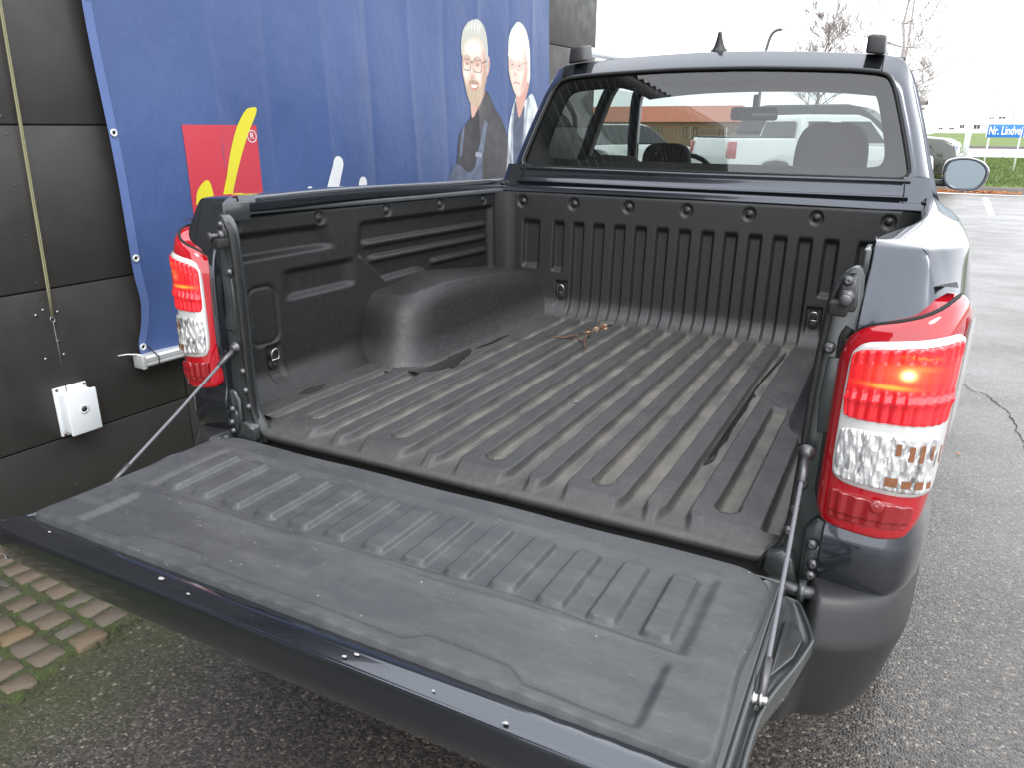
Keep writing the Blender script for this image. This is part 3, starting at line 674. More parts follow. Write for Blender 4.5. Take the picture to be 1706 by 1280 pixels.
man2 = [
 (sl([(3.99, 1.84), (3.93, 1.72), (3.885, 1.50), (3.88, 1.0), (4.45, 1.0), (4.40, 1.55), (4.33, 1.74), (4.22, 1.86), (4.10, 1.80)], 50), (.40, .43, .45), .003, 1, 2),
 ([(3.97, 1.80), (4.12, 1.76), (4.09, 1.00), (3.96, 1.00), (3.95, 1.60)], (.060, .075, .125), .01, 1, 2),
 (('line', [(4.17, 1.82), (4.10, 1.45), (4.05, 1.0)], .018), (.17, .19, .22), .01, .8, 2), (('line', [(3.95, 1.70), (3.93, 1.40), (3.97, 1.0)], .014), (.17, .19, .22), .01, .8, 2), (('line', [(4.25, 1.75), (4.16, 1.4), (4.17, 1.1)], .012), (.22, .24, .27), .01, .7, 2),
 (sl([(3.98, 1.90), (3.99, 1.80), (4.04, 1.68), (4.12, 1.80), (4.17, 1.95)], 24), (.40, .22, .18), .003, 1, 0),
 (sl([(3.873, 2.10), (3.885, 2.24), (3.94, 2.315), (4.00, 2.345), (4.09, 2.31), (4.15, 2.22), (4.175, 2.08), (4.165, 1.93), (4.02, 2.1)], 50), (.56, .55, .52), .004, 1, 1),
 (sl([(3.882, 2.04), (3.885, 2.15), (3.93, 2.23), (4.02, 2.25), (4.10, 2.19), (4.145, 2.06), (4.14, 1.96), (4.09, 1.87), (4.03, 1.835), (3.97, 1.85), (3.92, 1.92), (3.895, 1.98)], 50), (.55, .40, .335), .010, 1, 0),
 (ell(3.98, 2.16, .08, .07), (.66, .58, .53), .05, .9, 0), (ell(4.05, 1.98, .035, .04), (.62, .48, .42), .03, .7, 0),
 (sl([(4.09, 2.14), (4.14, 2.04), (4.13, 1.94), (4.06, 1.85), (4.07, 1.95), (4.10, 2.03)], 24), SH, .022, .6, 0),
 (ell(3.925, 2.050, .022, .014), SH, .014, .55, 0), (ell(4.02, 2.048, .028, .015), SH, .014, .55, 0), (ell(3.968, 1.985, .016, .010), SH, .010, .7, 0),
 (ell(3.928, 2.048, .010, .004), (.08, .06, .06), .004, .9, 0), (ell(4.02, 2.046, .011, .004), (.08, .06, .06), .004, .9, 0),
 (('line', [(3.95, 1.925), (3.985, 1.930), (4.03, 1.922)], .005), (.30, .12, .10), .003, .9, 0),
 (('line', rrect(3.925, 2.050, .034, .026), .0022), (.10, .09, .10), .003, .8, 0), (('line', rrect(4.022, 2.046, .042, .028), .0022), (.10, .09, .10), .003, .8, 0), (('line', [(4.065, 2.06), (4.14, 2.08)], .0025), (.10, .09, .10), .003, .8, 0)]
print_man('printed_portrait', 3.84, 4.47, 1.10, 2.37, man2, (0, 5, 6, 7))
gm = lathe_mesh('grommet', [(.007, .0), (.016, .0), (.017, .003), (.013, .005), (.008, .004), (.0065, -.002)], 18)
for z in (1.585, 1.062, 2.10, 2.62, .66): 
    s_ = float(edge_s(z)) + .022; place('grommet', gm, 'aluminium', Vector(bw(s_, z, .003)), WN, ban)
    place('eyelet_hole', lathe_mesh('hole', [(.0068, 0), (.0068, .001)], 14), 'black_gap', Vector(bw(s_, z, .0032)), WN, ban)
bp_ = []
for (o_, z) in ((.02, .578), (.075, .578), (.082, .585), (.082, .592), (.076, .597), (.082, .602), (.082, .618), (.075, .626), (.02, .626)): bp_.append([wp(.70, z, o_) - BG, wp(4.55, z - .0, o_) - BG])
rail_ = grid('bottom_rail', np.array([[tuple(a) for a in r_] for r_ in bp_]), 'aluminium', ban, smooth=False); solid(rail_, .004)
prism('rail_end_cap', [wp(.70, .572, .015) - BG, wp(.70, .572, .088) - BG, wp(.70, .634, .088) - BG, wp(.70, .634, .015) - BG], -WT * .018, 'aluminium', ban, .002)
tube('tie_wire', [wp(.62, .640, .004) - BG, wp(.655, .641, .02) - BG, wp(.69, .636, .05) - BG, wp(.70, .63, .07) - BG], .0035, 'galvanised', ban)
tube('tie_loop', [Vector(bw(.748, .66, .006)), wp(.757, .62, .094) - BG, wp(.757, .58, .092) - BG, wp(.757, .565, .06) - BG], .003, 'black_plastic', ban)

# ---- junction box, cord
jb = thing('junction_box', 'white plastic junction box screwed to the dark panel wall', 'junction box', wp(.385, .46, 0))
JB = wp(.385, .46, 0)
def jp(s, z, o): return wp(s, z, o) - JB
wbox('mounting_flange', .315, .455, .355, .570, .001, .014, 'white_plastic', jb, .003, JB)
prism('housing', [jp(.325, .378, .012), jp(.45, .372, .012), jp(.45, .548, .012), jp(.325, .552, .012)], WN * .058, 'white_plastic', jb, .006)
wbox('lid', .322, .454, .368, .556, .071, .086, 'white_plastic', jb, .006, JB)
place('knockout', lathe_mesh('knockout', [(.020, 0), (.020, .003), (.013, .004), (.012, .001)], 24), 'white_plastic', jp(.388, .475, .086), WN, jb)
place('knockout_hole', lathe_mesh('kh', [(.0115, 0), (.0115, .0035)], 20), 'window_dark', jp(.388, .475, .0865), WN, jb)
for (s, z) in ((.328, .562), (.445, .562), (.328, .362), (.445, .362)): place('screw', lathe_mesh('sc', [(.006, 0), (.006, .003), (.003, .005)], 10), 'rust', jp(s, z, .014), WN, jb)
cd = thing('cord', 'doubled yellow-green cord with wire tail hanging down the wall to the white box', 'cord', wp(.36, .57, .02))
CB = wp(.36, .57, .02)
tube('rope', [wp(.41, 2.9, .012) - CB, wp(.404, 2.04, .012) - CB, wp(.372, 1.0, .016) - CB, wp(.366, .875, .02) - CB], .0033, 'yellow_cord', cd)
tube('rope', [wp(.418, 2.9, .010) - CB, wp(.411, 2.04, .010) - CB, wp(.380, 1.0, .014) - CB, wp(.369, .872, .02) - CB], .003, 'yellow_cord', cd)
tube('hook', [wp(.366 + .009 * math.sin(t), .862 + .012 * math.cos(t), .02) - CB for t in np.linspace(0, 6.2, 14)], .0022, 'steel', cd, 6)
tube('wire', [wp(.366, .85, .02) - CB, wp(.362, .70, .03) - CB, wp(.352, .556, .045) - CB], .0022, 'dull_steel', cd, 6)

# ================================================================== PICKUP (built in its own frame: X right, Y forward, Z up, tail at Y=0)
TR = Matrix(((0.9999793, 0, 0.0064340), (-0.0001463, 0.9997414, 0.0227407), (-0.0064324, -0.0227412, 0.9997207)))
trk = thing('pickup_truck', 'dark navy double-cab pickup with its tailgate folded down and black plastic bed liner', 'pickup truck')
tm_ = TR.to_4x4(); tm_.translation = Vector((0, 0, .82)) - TR @ Vector((0, 0, .82)); trk.matrix_world = tm_
FZ = .82
# ---- bed liner: floor and bulkhead in one sweep
bl_pts = []
Xs = np.linspace(-.80, .80, 760)
path = [(-.006, .800), (-.010, .806), (-.0115, .812), (-.010, .8172), (-.006, .8188), (.0, .8190), (.02, .8192), (.035, .8196), (.05, .820)] + [(y, .820) for y in np.linspace(.056, 1.655, 200)] + [(1.667, .822), (1.678, .828), (1.690, .838), (1.702, .850), (1.713, .862), (1.722, .874), (1.728, .886), (1.7315, .898)] + [(1.733 + (z - .90) * .02, z) for z in np.linspace(.905, 1.362, 90)] + [(1.744, 1.368), (1.748, 1.372), (1.756, 1.3735), (1.79, 1.3735)]
path = np.array(path); dd = np.gradient(path, axis=0); dd /= np.linalg.norm(dd, axis=1)[:, None]; nn = np.stack([-dd[:, 1], dd[:, 0]], 1)
XX, PI_ = np.meshgrid(Xs, np.arange(len(path)), indexing='ij'); PY = path[PI_, 0]; PZ = path[PI_, 1]; NY = nn[PI_, 0]; NZ = nn[PI_, 1]
XO = -.008
H = np.zeros_like(XX); floorm = 1 - ss(1.70, 1.74, PY + (PZ - .82) * 2); xr = XX - XO
lands = np.ones_like(XX)
for k in range(-6, 7):
    c = k * .095; hole = (k % 3 == 0)
    end = 1.655
    flare = 0 if hole else .016 * (1 - ss(.022, .080, PY)); g = 1 - band(xr, c - .0215 - flare, c + .0215 + flare, .0058)
    y0 = .118 if hole else .015
    if abs(k) == 6: ok = ss(y0 - .004, y0 + .004, PY) * (1 - ss(.83, .86, PY))
    else:
        ok = ss(y0 - .006, y0 + .006, PY) * (1 - ss(end, end + .02, PY)) if hole else (1 - ss(end, end + .02, PY))
    lands *= 1 - (1 - g) * ok
for s in (-1, 1):
    g = band(xr, s * .672 - .017, s * .672 + .017, .007) * ss(.05, .07, PY) * (1 - ss(.66, .72, PY)); lands *= 1 - g
lands *= 1 - ss(.705, .725, np.abs(xr)) * .0
ends = ss(.022, .046, PY)
H += .0215 * lands * ends * (1 - ss(1.64, 1.70, PY)) * (PZ < 1.0)
for k in range(-6, 7, 3):                                                    # drain pockets
    r_ = np.hypot(xr - k * .095, PY - .128); H += (-(H + .006)) * (1 - ss(.0245, .0285, r_)) * (PZ < .84)
r_ = np.hypot(xr, PY - .655); H -= .006 * (1 - ss(.014, .02, r_)) * (PZ < .84)
for k in (-4, -1, 1, 2, 3, 4): r_ = np.hypot(xr - k * .095, PY - 1.63); H -= .004 * (1 - ss(.010, .016, r_)) * (PZ < .84)
H += (.0045 * np.exp(-((PY + .001) / .0045) ** 2) - .003 * np.exp(-((PY - .014) / .006) ** 2)) * (PZ < .84) * (PZ > .815)
# joint of the rear mat half on the right
jl = .955 - .22 * ss(.47, .70, XX); H -= .003 * np.exp(-((PY - jl) / .0035) ** 2) * ss(.46, .49, XX) * (PZ < .84)
# bulkhead relief: slots
bulk = ss(1.66, 1.715, PY)
for k in range(-6, 7):
    c = k * .0947; zb = 1.035 if abs(k) == 6 else .70
    rec = band(XX, c - .0235, c + .0235, .0065) * (1 - ss(1.232, 1.258, PZ)) * ss(zb - .01, zb + .012, PZ)
    H -= .021 * rec * bulk
for s in (-1, 1):
    rec = band(XX * s, .665, .742, .008) * (1 - ss(1.232, 1.258, PZ)) * ss(1.03, 1.06, PZ); H -= .021 * rec * bulk
    px_ = np.abs(XX - s * .5425); pr_ = np.maximum(px_ / .031, np.abs(PZ - .932) / .058); H -= .012 * (1 - ss(.85, 1.0, pr_)) * (PZ > .875)
for i in range(7):
    r_ = np.hypot(XX - (i - 3) * .2505, PZ - 1.330); H -= .009 * (1 - ss(.020, .029, r_)) * (PY > 1.7)
H += .0012 * np.sin(XX * 9 + 1) * np.sin(PY * 4) + .0008 * np.sin(PY * 31 + XX * 7) * (PZ < .84)
# rounded rear corners: pull the lip in
P = np.stack([XX, PY + NY * H, PZ + NZ * H], -1)
cornr = ss(.60, .74, np.abs(XX)); P[..., 1] += np.where(PY < .05, .05 * cornr ** 2, 0)
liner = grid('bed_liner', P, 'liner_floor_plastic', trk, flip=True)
# D rings and bolts
boltm = lathe_mesh('liner_bolt', [(.0165, -.004), (.0165, .001), (.014, .0035), (.009, .004), (.008, .008), (.005, .0095), (.001, .0095)], 22)
for i in range(7): place('liner_bolt', boltm, 'black_plastic', ((i - 3) * .2505, 1.7505, 1.330), (0, -1, 0), liner)
def dring(loc, out, par):
    """metal D ring in a pocket; out = outward direction"""
    out = Vector(out); up = Vector((0, 0, 1)); sd_ = up.cross(out).normalized(); L0 = Vector(loc)
    prof = [(-.016, -.012), (-.016, .006), (-.0135, .0145), (-.007, .0205), (0, .022), (.007, .0205), (.0135, .0145), (.016, .006), (.016, -.012), (0, -.012), (-.016, -.012)]
    tube('tie_down_ring', [L0 + sd_ * a + up * b + out * (.010 + .10 * (b + .012)) for a, b in prof], .0034, 'steel', par, 8)
    bm = bmesh.new(); mt = Matrix.Translation(L0 + out * .002 - up * .028) @ out.to_track_quat('Z', 'Y').to_matrix().to_4x4()
    bmesh.ops.create_cone(bm, segments=24, radius1=.020, radius2=.016, depth=.008, cap_ends=True, matrix=mt)
    bmesh.ops.create_cone(bm, segments=6, radius1=.007, radius2=.007, depth=.018, cap_ends=True, matrix=mt)
    bmesh.ops.create_cone(bm, segments=20, radius1=.017, radius2=.014, depth=.008, cap_ends=True, matrix=Matrix.Translation(L0 + out * .001 + up * .003) @ out.to_track_quat('Z', 'Y').to_matrix().to_4x4())
    bev(bmo('ring_bracket', bm, 'black_plastic', par), .0015)
for s in (-1, 1): dring((s * .5425, 1.742, .948), (0, -1, 0), liner)
for k in range(-6, 7, 3): place('drain_plug', lathe_mesh('drain_plug', [(.020, 0), (.020, .002), (.016, .0035), (.015, .0025), (.004, .003)], 20), 'black_plastic', (k * .095 + XO, .127, .815), (0, 0, 1), liner)
place('drain_plug', lathe_mesh('drain_plug', [(.013, 0), (.012, .003), (.004, .004)], 16), 'liner_floor_plastic', (XO, .655, .814), (0, 0, 1), liner)

# ---- side walls of the liner
def side_wall(s):
    base = [(.742, .8325), (.756, .8335), (.766, .836), (.776, .842), (.790, .851), (.806, .862), (.820, .874), (.831, .886), (.838, .897), (.842, .909)]
    pth = np.array(base + [(.8435 + (z - .92) * .035, z) for z in np.linspace(.92, 1.362, 110)] + [(.862, 1.367), (.866, 1.371), (.875, 1.3725), (.90, 1.3725)])
    Ys = np.linspace(.012, 1.765, 300); d_ = np.gradient(pth, axis=0); d_ /= np.linalg.norm(d_, axis=1)[:, None]; n_ = np.stack([-d_[:, 1], d_[:, 0]], 1)
    YY, PI2 = np.meshgrid(Ys, np.arange(len(pth)), indexing='ij'); X0 = pth[PI2, 0]; Z0 = pth[PI2, 1]; nx = n_[PI2, 0]; nz = n_[PI2, 1]
    h = np.zeros_like(YY)
    h -= .022 * band(Z0, 1.250, 1.315, .011) * (1 - ss(.50, .575, YY + (Z0 - 1.25) * .4)) * ss(.07, .12, YY)
    h -= .020 * band(Z0, 1.112, 1.192, .011) * band(YY, .335, .64, .03)
    lo = np.interp(YY, [.70, .82, 1.04, 1.10, 1.20, 1.28, 1.64], [1.20, 1.10, 1.105, 1.095, 1.045, 1.03, 1.03]); le = .725 + .05 * (Z0 - 1.3) / .2
    h -= .022 * ss(-.010, .012, Z0 - lo) * (1 - ss(1.298, 1.318, Z0)) * ss(le - .04, le + .02, YY) * (1 - ss(1.63, 1.66, YY))
    for (zc, ya, yb) in ((1.232, .73, 1.60), (1.176, .765, 1.60), (1.119, 1.165, 1.60)):
        pr_ = np.clip(1 - ((Z0 - zc) / .013) ** 2, 0, 1) ** .6; h += .017 * pr_ * ss(ya - .02, ya + .03, YY) * (1 - ss(yb - .01, yb + .02, YY))
    # rounded hatch outline
    dx_ = np.maximum(np.abs(YY - .222) - .022, 0); dz_ = np.maximum(np.abs(Z0 - 1.078) - .052, 0); rr_ = np.hypot(dx_, dz_)
    h -= .0055 * np.exp(-((rr_ - .034) / .0045) ** 2) + .003 * (1 - ss(.030, .035, rr_)) * (Z0 > .95)
    rr_ = np.maximum(np.abs(YY - .245) / .030, np.abs(Z0 - .932) / .055); h -= .010 * (1 - ss(.82, 1.0, rr_))
    for i, yb in enumerate((.147, .505, .865, 1.222, 1.575)):
        h -= .007 * (1 - ss(.018, .026, np.hypot(YY - yb, Z0 - 1.342)))
    h += .001 * np.sin(YY * 11 + Z0 * 5)
    P = np.stack([s * (X0 + nx * h), YY, Z0 + nz * h], -1)
    o = grid('side_liner', P, 'liner_wall_plastic', trk, flip=(s > 0))
    for yb in (.147, .505, .865, 1.222, 1.575): place('liner_bolt', boltm, 'black_plastic', (s * .866, yb, 1.342), (-s, 0, 0), o)
    dring((s * .851, .245, .950), (-s, 0, 0), o)
mirrored(side_wall)
# vertical corner posts of the liner between side wall and bulkhead
def corner(s):
    pts = cr([(.868, 1.66), (.853, 1.69), (.838, 1.715), (.818, 1.733), (.79, 1.741)], 9)
    zs = np.linspace(.86, 1.371, 30); P = np.array([[(s * (x - (1.371 - z) * .03), y - (1.371 - z) * .018, z) for z in zs] for x, y in pts]); grid('corner_liner', P, 'liner_wall_plastic', trk, flip=(s < 0))
mirrored(corner)
# ---- wheel arch boxes
def arch(s):
    B = cr([(.862, .655), (.80, .635), (.735, .622), (.672, .632), (.625, .675), (.606, .74), (.602, .83), (.603, 1.0), (.606, 1.2), (.608, 1.45), (.610, 1.745)], 44)
    T = cr([(.862, .735), (.81, .745), (.765, .752), (.722, .768), (.694, .80), (.680, .85), (.676, .92), (.676, 1.05), (.680, 1.22), (.684, 1.45), (.688, 1.745)], 44)
    W = cr([(.862, .745), (.86, .80), (.86, .86), (.86, .90), (.86, .94), (.86, .98), (.86, 1.02), (.86, 1.10), (.86, 1.25), (.86, 1.47), (.86, 1.745)], 44)
    rows = []
    for i in range(44):
        b, t, w_ = B[i], T[i], W[i]; y = t[1]
        zt = float(np.interp(y, [.73, .80, .95, 1.15, 1.45, 1.75], [1.055, 1.075, 1.086, 1.075, 1.045, 1.015])); zw = zt + .012
        dv = (t - b); out = -dv / (np.linalg.norm(dv) + 1e-9)
        P = []
        P.append((*(b + out * .030), .8325)); P.append((*(b + out * .014), .8345)); P.append((*(b + out * .003), .846)); P.append((*(b + dv * .06), .872))
        for f_ in (.2, .4, .6, .78): P.append((*(b + dv * (.06 + .72 * f_)), .872 + (zt - .035 - .872) * f_ / .78))
        P.append((*(b + dv * .93), zt - .010)); P.append((*(t - dv * .01), zt - .003)); P.append((*(t + (w_ - t) * .07), zt + .001))
        for f_ in (.3, .55, .8, 1.0): P.append((*(t + (w_ - t) * f_), zt + (zw - zt) * f_))
        rows.append(P)
    P = np.array(rows); P[..., 0] *= s
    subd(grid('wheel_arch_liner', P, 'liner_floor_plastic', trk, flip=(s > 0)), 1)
mirrored(arch)

# ---- jamb pillars either side of the opening
JI = [(.742, 1.395), (.729, 1.384), (.717, 1.36), (.711, 1.30), (.706, 1.20), (.704, 1.08), (.702, .98), (.698, .90), (.685, .855), (.660, .822), (.655, .80)]
def jamb(s):
    outer = [(.70, .745), (.775, .745), (.80, .80), (.806, .93), (.79, 1.0), (.775, 1.25), (.765, 1.31), (.760, 1.38), (.754, 1.394)]
    o = prism('jamb', [(s * x, .0, z) for x, z in JI + outer], (0, .03, 0), 'jamb_paint', trk, .003)
    # rolled liner edge
    q = cr([(x - .004, z) for x, z in JI], 60)
    rows = []
    for (dx_, y) in ((.010, -.003), (.007, -.0055), (.002, -.0060), (-.002, -.004), (-.003, .002), (-.002, .012), (.015, .040), (.06, .070), (.12, .085)): rows.append([(s * (x + dx_), y, z + (-.01 if dx_ < .03 else -.012)) for x, z in q])
    grid('liner_edge', np.array(rows), 'liner_wall_plastic', trk, flip=(s > 0))
    # recessed stamping ribs
    prism('stamped_panel', [(s * x, -.004, z) for x, z in ((.722, 1.235), (.758, 1.235), (.752, 1.16), (.762, 1.10), (.766, 1.095), (.722, 1.09), (.718, 1.16))], (0, .01, 0), 'jamb_paint', o, .004)
    prism('stamped_panel', [(s * x, -.012, z) for x, z in ((.728, .90), (.745, .925), (.785, .925), (.80, .90), (.80, .775), (.785, .755), (.735, .755), (.728, .78))], (0, .014, 0), 'jamb_paint', o, .008)
    prism('stamped_panel', [(s * x, -.018, z) for x, z in ((.734, .86), (.745, .873), (.768, .873), (.775, .86), (.775, .79), (.734, .79))], (0, .014, 0), 'jamb_paint', o, .005)
    bt = lathe_mesh('bolt', [(.0115, 0), (.0115, .003), (.0085, .004), (.0075, .009), (.005, .010), (.001, .008)], 14)
    for (x, z, y) in ((.712, .985, -.004), (.722, 1.252, -.008), (.748, 1.028, -.006), (.745, .905 - .03, -.021), (.752, .835, -.021), (.75, .81, -.021), (.706, .93, -.006), (.700, .885, -.006)):
        place('bolt', bt, 'dull_steel', (s * x, y, z), (0, -1, 0), o, scale=.9)
    # latch striker and rubber buffer
    prism('latch_recess', [(s * x, -.006, z) for x, z in ((.727, 1.378), (.750, 1.380), (.756, 1.33), (.752, 1.318), (.728, 1.318), (.722, 1.34))], (0, .008, 0), 'jamb_paint', o, .003)
    box('rail_end', (s * .757, .065, 1.398), (.012, .09, .05), 'jamb_paint', o, .004)
    tube('striker', [(s * .738, -.004, 1.345), (s * .738, -.045, 1.345)], .0065, 'dull_steel', o, 12)
    place('striker_head', lathe_mesh('striker_head', [(.010, 0), (.0105, .004), (.007, .006)], 14), 'dull_steel', (s * .738, -.045, 1.345), (0, -1, 0), o)
    tube('striker_root', [(s * .738, -.002, 1.345), (s * .738, -.018, 1.345)], .014, 'dull_steel', o, 6)
    box('rubber_buffer', (s * .728, -.022, 1.327), (.030, .038, .024), 'rubber', o, .004)
    box('striker_plate', (s * .738, -.006, 1.362), (.022, .008, .024), 'dull_steel', o, .002)
    place('bolt', bt, 'dull_steel', (s * .736, -.010, 1.372), (0, -1, 0), o, scale=.8)
    # tailgate hinge strap
    h = prism('hinge', [(s * x, -.030, z) for x, z in ((.668, .835), (.700, .850), (.716, .838), (.724, .80), (.735, .772), (.70, .765), (.664, .80))], (0, .032, 0), 'jamb_paint', o, .006)
    tube('hinge_pin', [(s * .68, -.055, .792), (s * .775, -.055, .792)], .013, 'dull_steel', o, 14)
    tube('hinge_pin', [(s * .735, -.055, .792), (s * .748, -.055, .792)], .022, 'jamb_paint', o, 14)
mirrored(jamb)
# sill below the liner lip and closing sheets
prism('sill', [(-.72, .012, .797), (-.70, .012, .60), (.70, .012, .60), (.72, .012, .797)], (0, .03, 0), 'black_plastic', trk, .004)
tube('weather_strip', [(-.70, .004, .70), (0, .004, .70), (.70, .004, .70)], .008, 'rubber', trk, 8)
box('chassis', (0, 2.45, .52), (1.30, 4.5, .36), 'interior_dark', trk, .02)
prism('bed_shell', [(-.90, .06, .70), (.90, .06, .70), (.90, .06, .80), (-.90, .06, .80)], (0, 1.66, 0), 'interior_dark', trk)

# ---- outer body skin of the bed
def body_plan(n=50):
    return cr([(.757, -.030), (.775, -.032), (.80, -.035), (.84, -.038), (.875, -.032), (.901, -.012), (.920, .028), (.933, .09), (.944, .22), (.950, .5), (.953, 1.0), (.950, 1.4), (.945, 1.792)], n)
def skin(s):
    n = 70; C_ = body_plan(n); d_ = np.gradient(C_, axis=0); d_ /= np.linalg.norm(d_, axis=1)[:, None]; N_ = np.stack([-d_[:, 1], d_[:, 0]], 1)  # inward
    zs = [(1.0, .60), (0, .80), (0, .88), (.001, .905), (.014, .935), (.006, 1.0), (0, 1.06), (0, 1.13), (0, 1.20), (.002, 1.26), (.010, 1.295), (.022, 1.325), (.036, 1.355), (.050, 1.385), (.060, 1.408), (.066, 1.420), (.072, 1.427), (.080, 1.4305)]
    inner = cr([(.764, .080), (.764, .090), (.766, .115), (.772, .17), (.785, .25), (.806, .36), (.828, .50), (.842, .66), (.850, .85), (.854, 1.1), (.858, 1.4), (.862, 1.792)], n)
    rows = []
    for i in range(n):
        c = C_[i]; nn_ = N_[i]; row = []
        wy = 1.18; dy = abs(c[1] - wy); zb = .805 if c[1] < .69 else .60
        if dy < .47: zb = .38 + math.sqrt(max(.47 ** 2 - dy ** 2, 0)); zb = max(zb, .60)
        for (o_, z) in zs:
            if o_ == 1.0: zz_ = zb; o_ = .012
            else: zz_ = max(z, zb + .012 * (zs.index((o_, z)) if True else 0)) if z < zb + .1 else z
            drop = -.0105 * min(1, max(0, c[1]) / 1.8) if zz_ > 1.3 else 0
            bul = .006 * math.exp(-((zz_ - 1.22) / .09) ** 2) * min(1, max(0, c[1]) / .4)
            of = 1 - .62 * ss(-.01, .16, c[1]) + .30 * ss(.8, 1.79, c[1]); p = c + nn_ * ((o_ * of if zz_ > 1.2 else o_) - bul); row.append((p[0], p[1], zz_ + drop))
        last = np.array(row[-1]); inn = np.array([inner[i][0], inner[i][1], 1.4345 - .0115 * min(1, max(0, c[1]) / 1.8)])
        for f_ in (.25, .5, .75, .93): q = last + (inn - last) * f_; q[2] += .0035 * math.sin(math.pi * f_); row.append(tuple(q))
        row.append(tuple(inn)); row.append((inn[0] - .0035, inn[1], inn[2] - .006)); row.append((inn[0] - .0035, inn[1] + .0, inn[2] - .040))
        rows.append(row)
    first = [(x, y + .06, z) for x, y, z in rows[0]]; rows = [first] + rows
    P = np.array(rows); P[..., 0] *= s
    bs = grid('bed_side', P, 'navy_paint', trk, flip=(s < 0)); subd(bs, 1)
    # wheel and arch
    V = []; rows = []
    for k in range(25):
        a = math.pi * k / 24; rows.append([(s * x, 1.18 + .47 * math.cos(a), max(.38 + .47 * math.sin(a), .38)) for x in (.962, .966, .95, .70)])
    grid('wheel_arch', np.array(rows), 'black_plastic', trk)
mirrored(skin)
# bed rail caps (inner dark lip) and top rail in front
for s in (-1, 1):
    q = np.array([[(s * x, y, z - .0105 * y / 1.8) for y in np.linspace(.06, 1.76, 20)] for x, z in ((.850, 1.376), (.850, 1.3900), (.856, 1.394), (.868, 1.394), (.868, 1.41))])
    grid('rail_lip', q, 'jamb_paint', trk, flip=(s > 0))
fr = np.array([[(x, y, z + .004 * (1 - (x / .86) ** 2)) for x in np.linspace(-.856, .856, 12)] for y, z in ((1.744, 1.374), (1.744, 1.392), (1.748, 1.398), (1.756, 1.400), (1.772, 1.400), (1.778, 1.396), (1.779, 1.37))])
grid('front_rail', fr, 'navy_paint', trk, flip=True)
for s in (-1, 1): box('rail_joint', (s * .862, 1.765, 1.404), (.03, .04, .012), 'black_plastic', trk, .004)

# ---- tail lights
def lens_plan(n): return cr([(.733, .010), (.738, -.018), (.752, -.040), (.778, -.053), (.82, -.058), (.862, -.053), (.892, -.034), (.911, -.002), (.925, .050), (.934, .110)], n)
LN = 72; LP = lens_plan(LN)
sx = LP[:, 0]
def ztop(i): 
    x = sx[i]; return float(np.interp(i / (LN - 1), [0, .12, .25, .45, .62, .74, .86, 1.0], [1.255, 1.288, 1.300, 1.319, 1.339, 1.352, 1.360, 1.335]))
def zbot(i): return float(np.interp(i / (LN - 1), [0, .08, .2, .5, .64, .74, .84, 1.0], [.990, .955, .938, .931, .936, .968, 1.06, 1.20]))
def L_pt(u, z, d):
    """u in 0..LN-1 along the plan, z height, d proud of the surface"""
    i = int(min(u, LN - 2)); f_ = u - i; p = LP[i] * (1 - f_) + LP[i + 1] * f_; t = LP[i + 1] - LP[i]; t = t / np.linalg.norm(t)
    return (p[0] + t[1] * d, p[1] - t[0] * d, z)
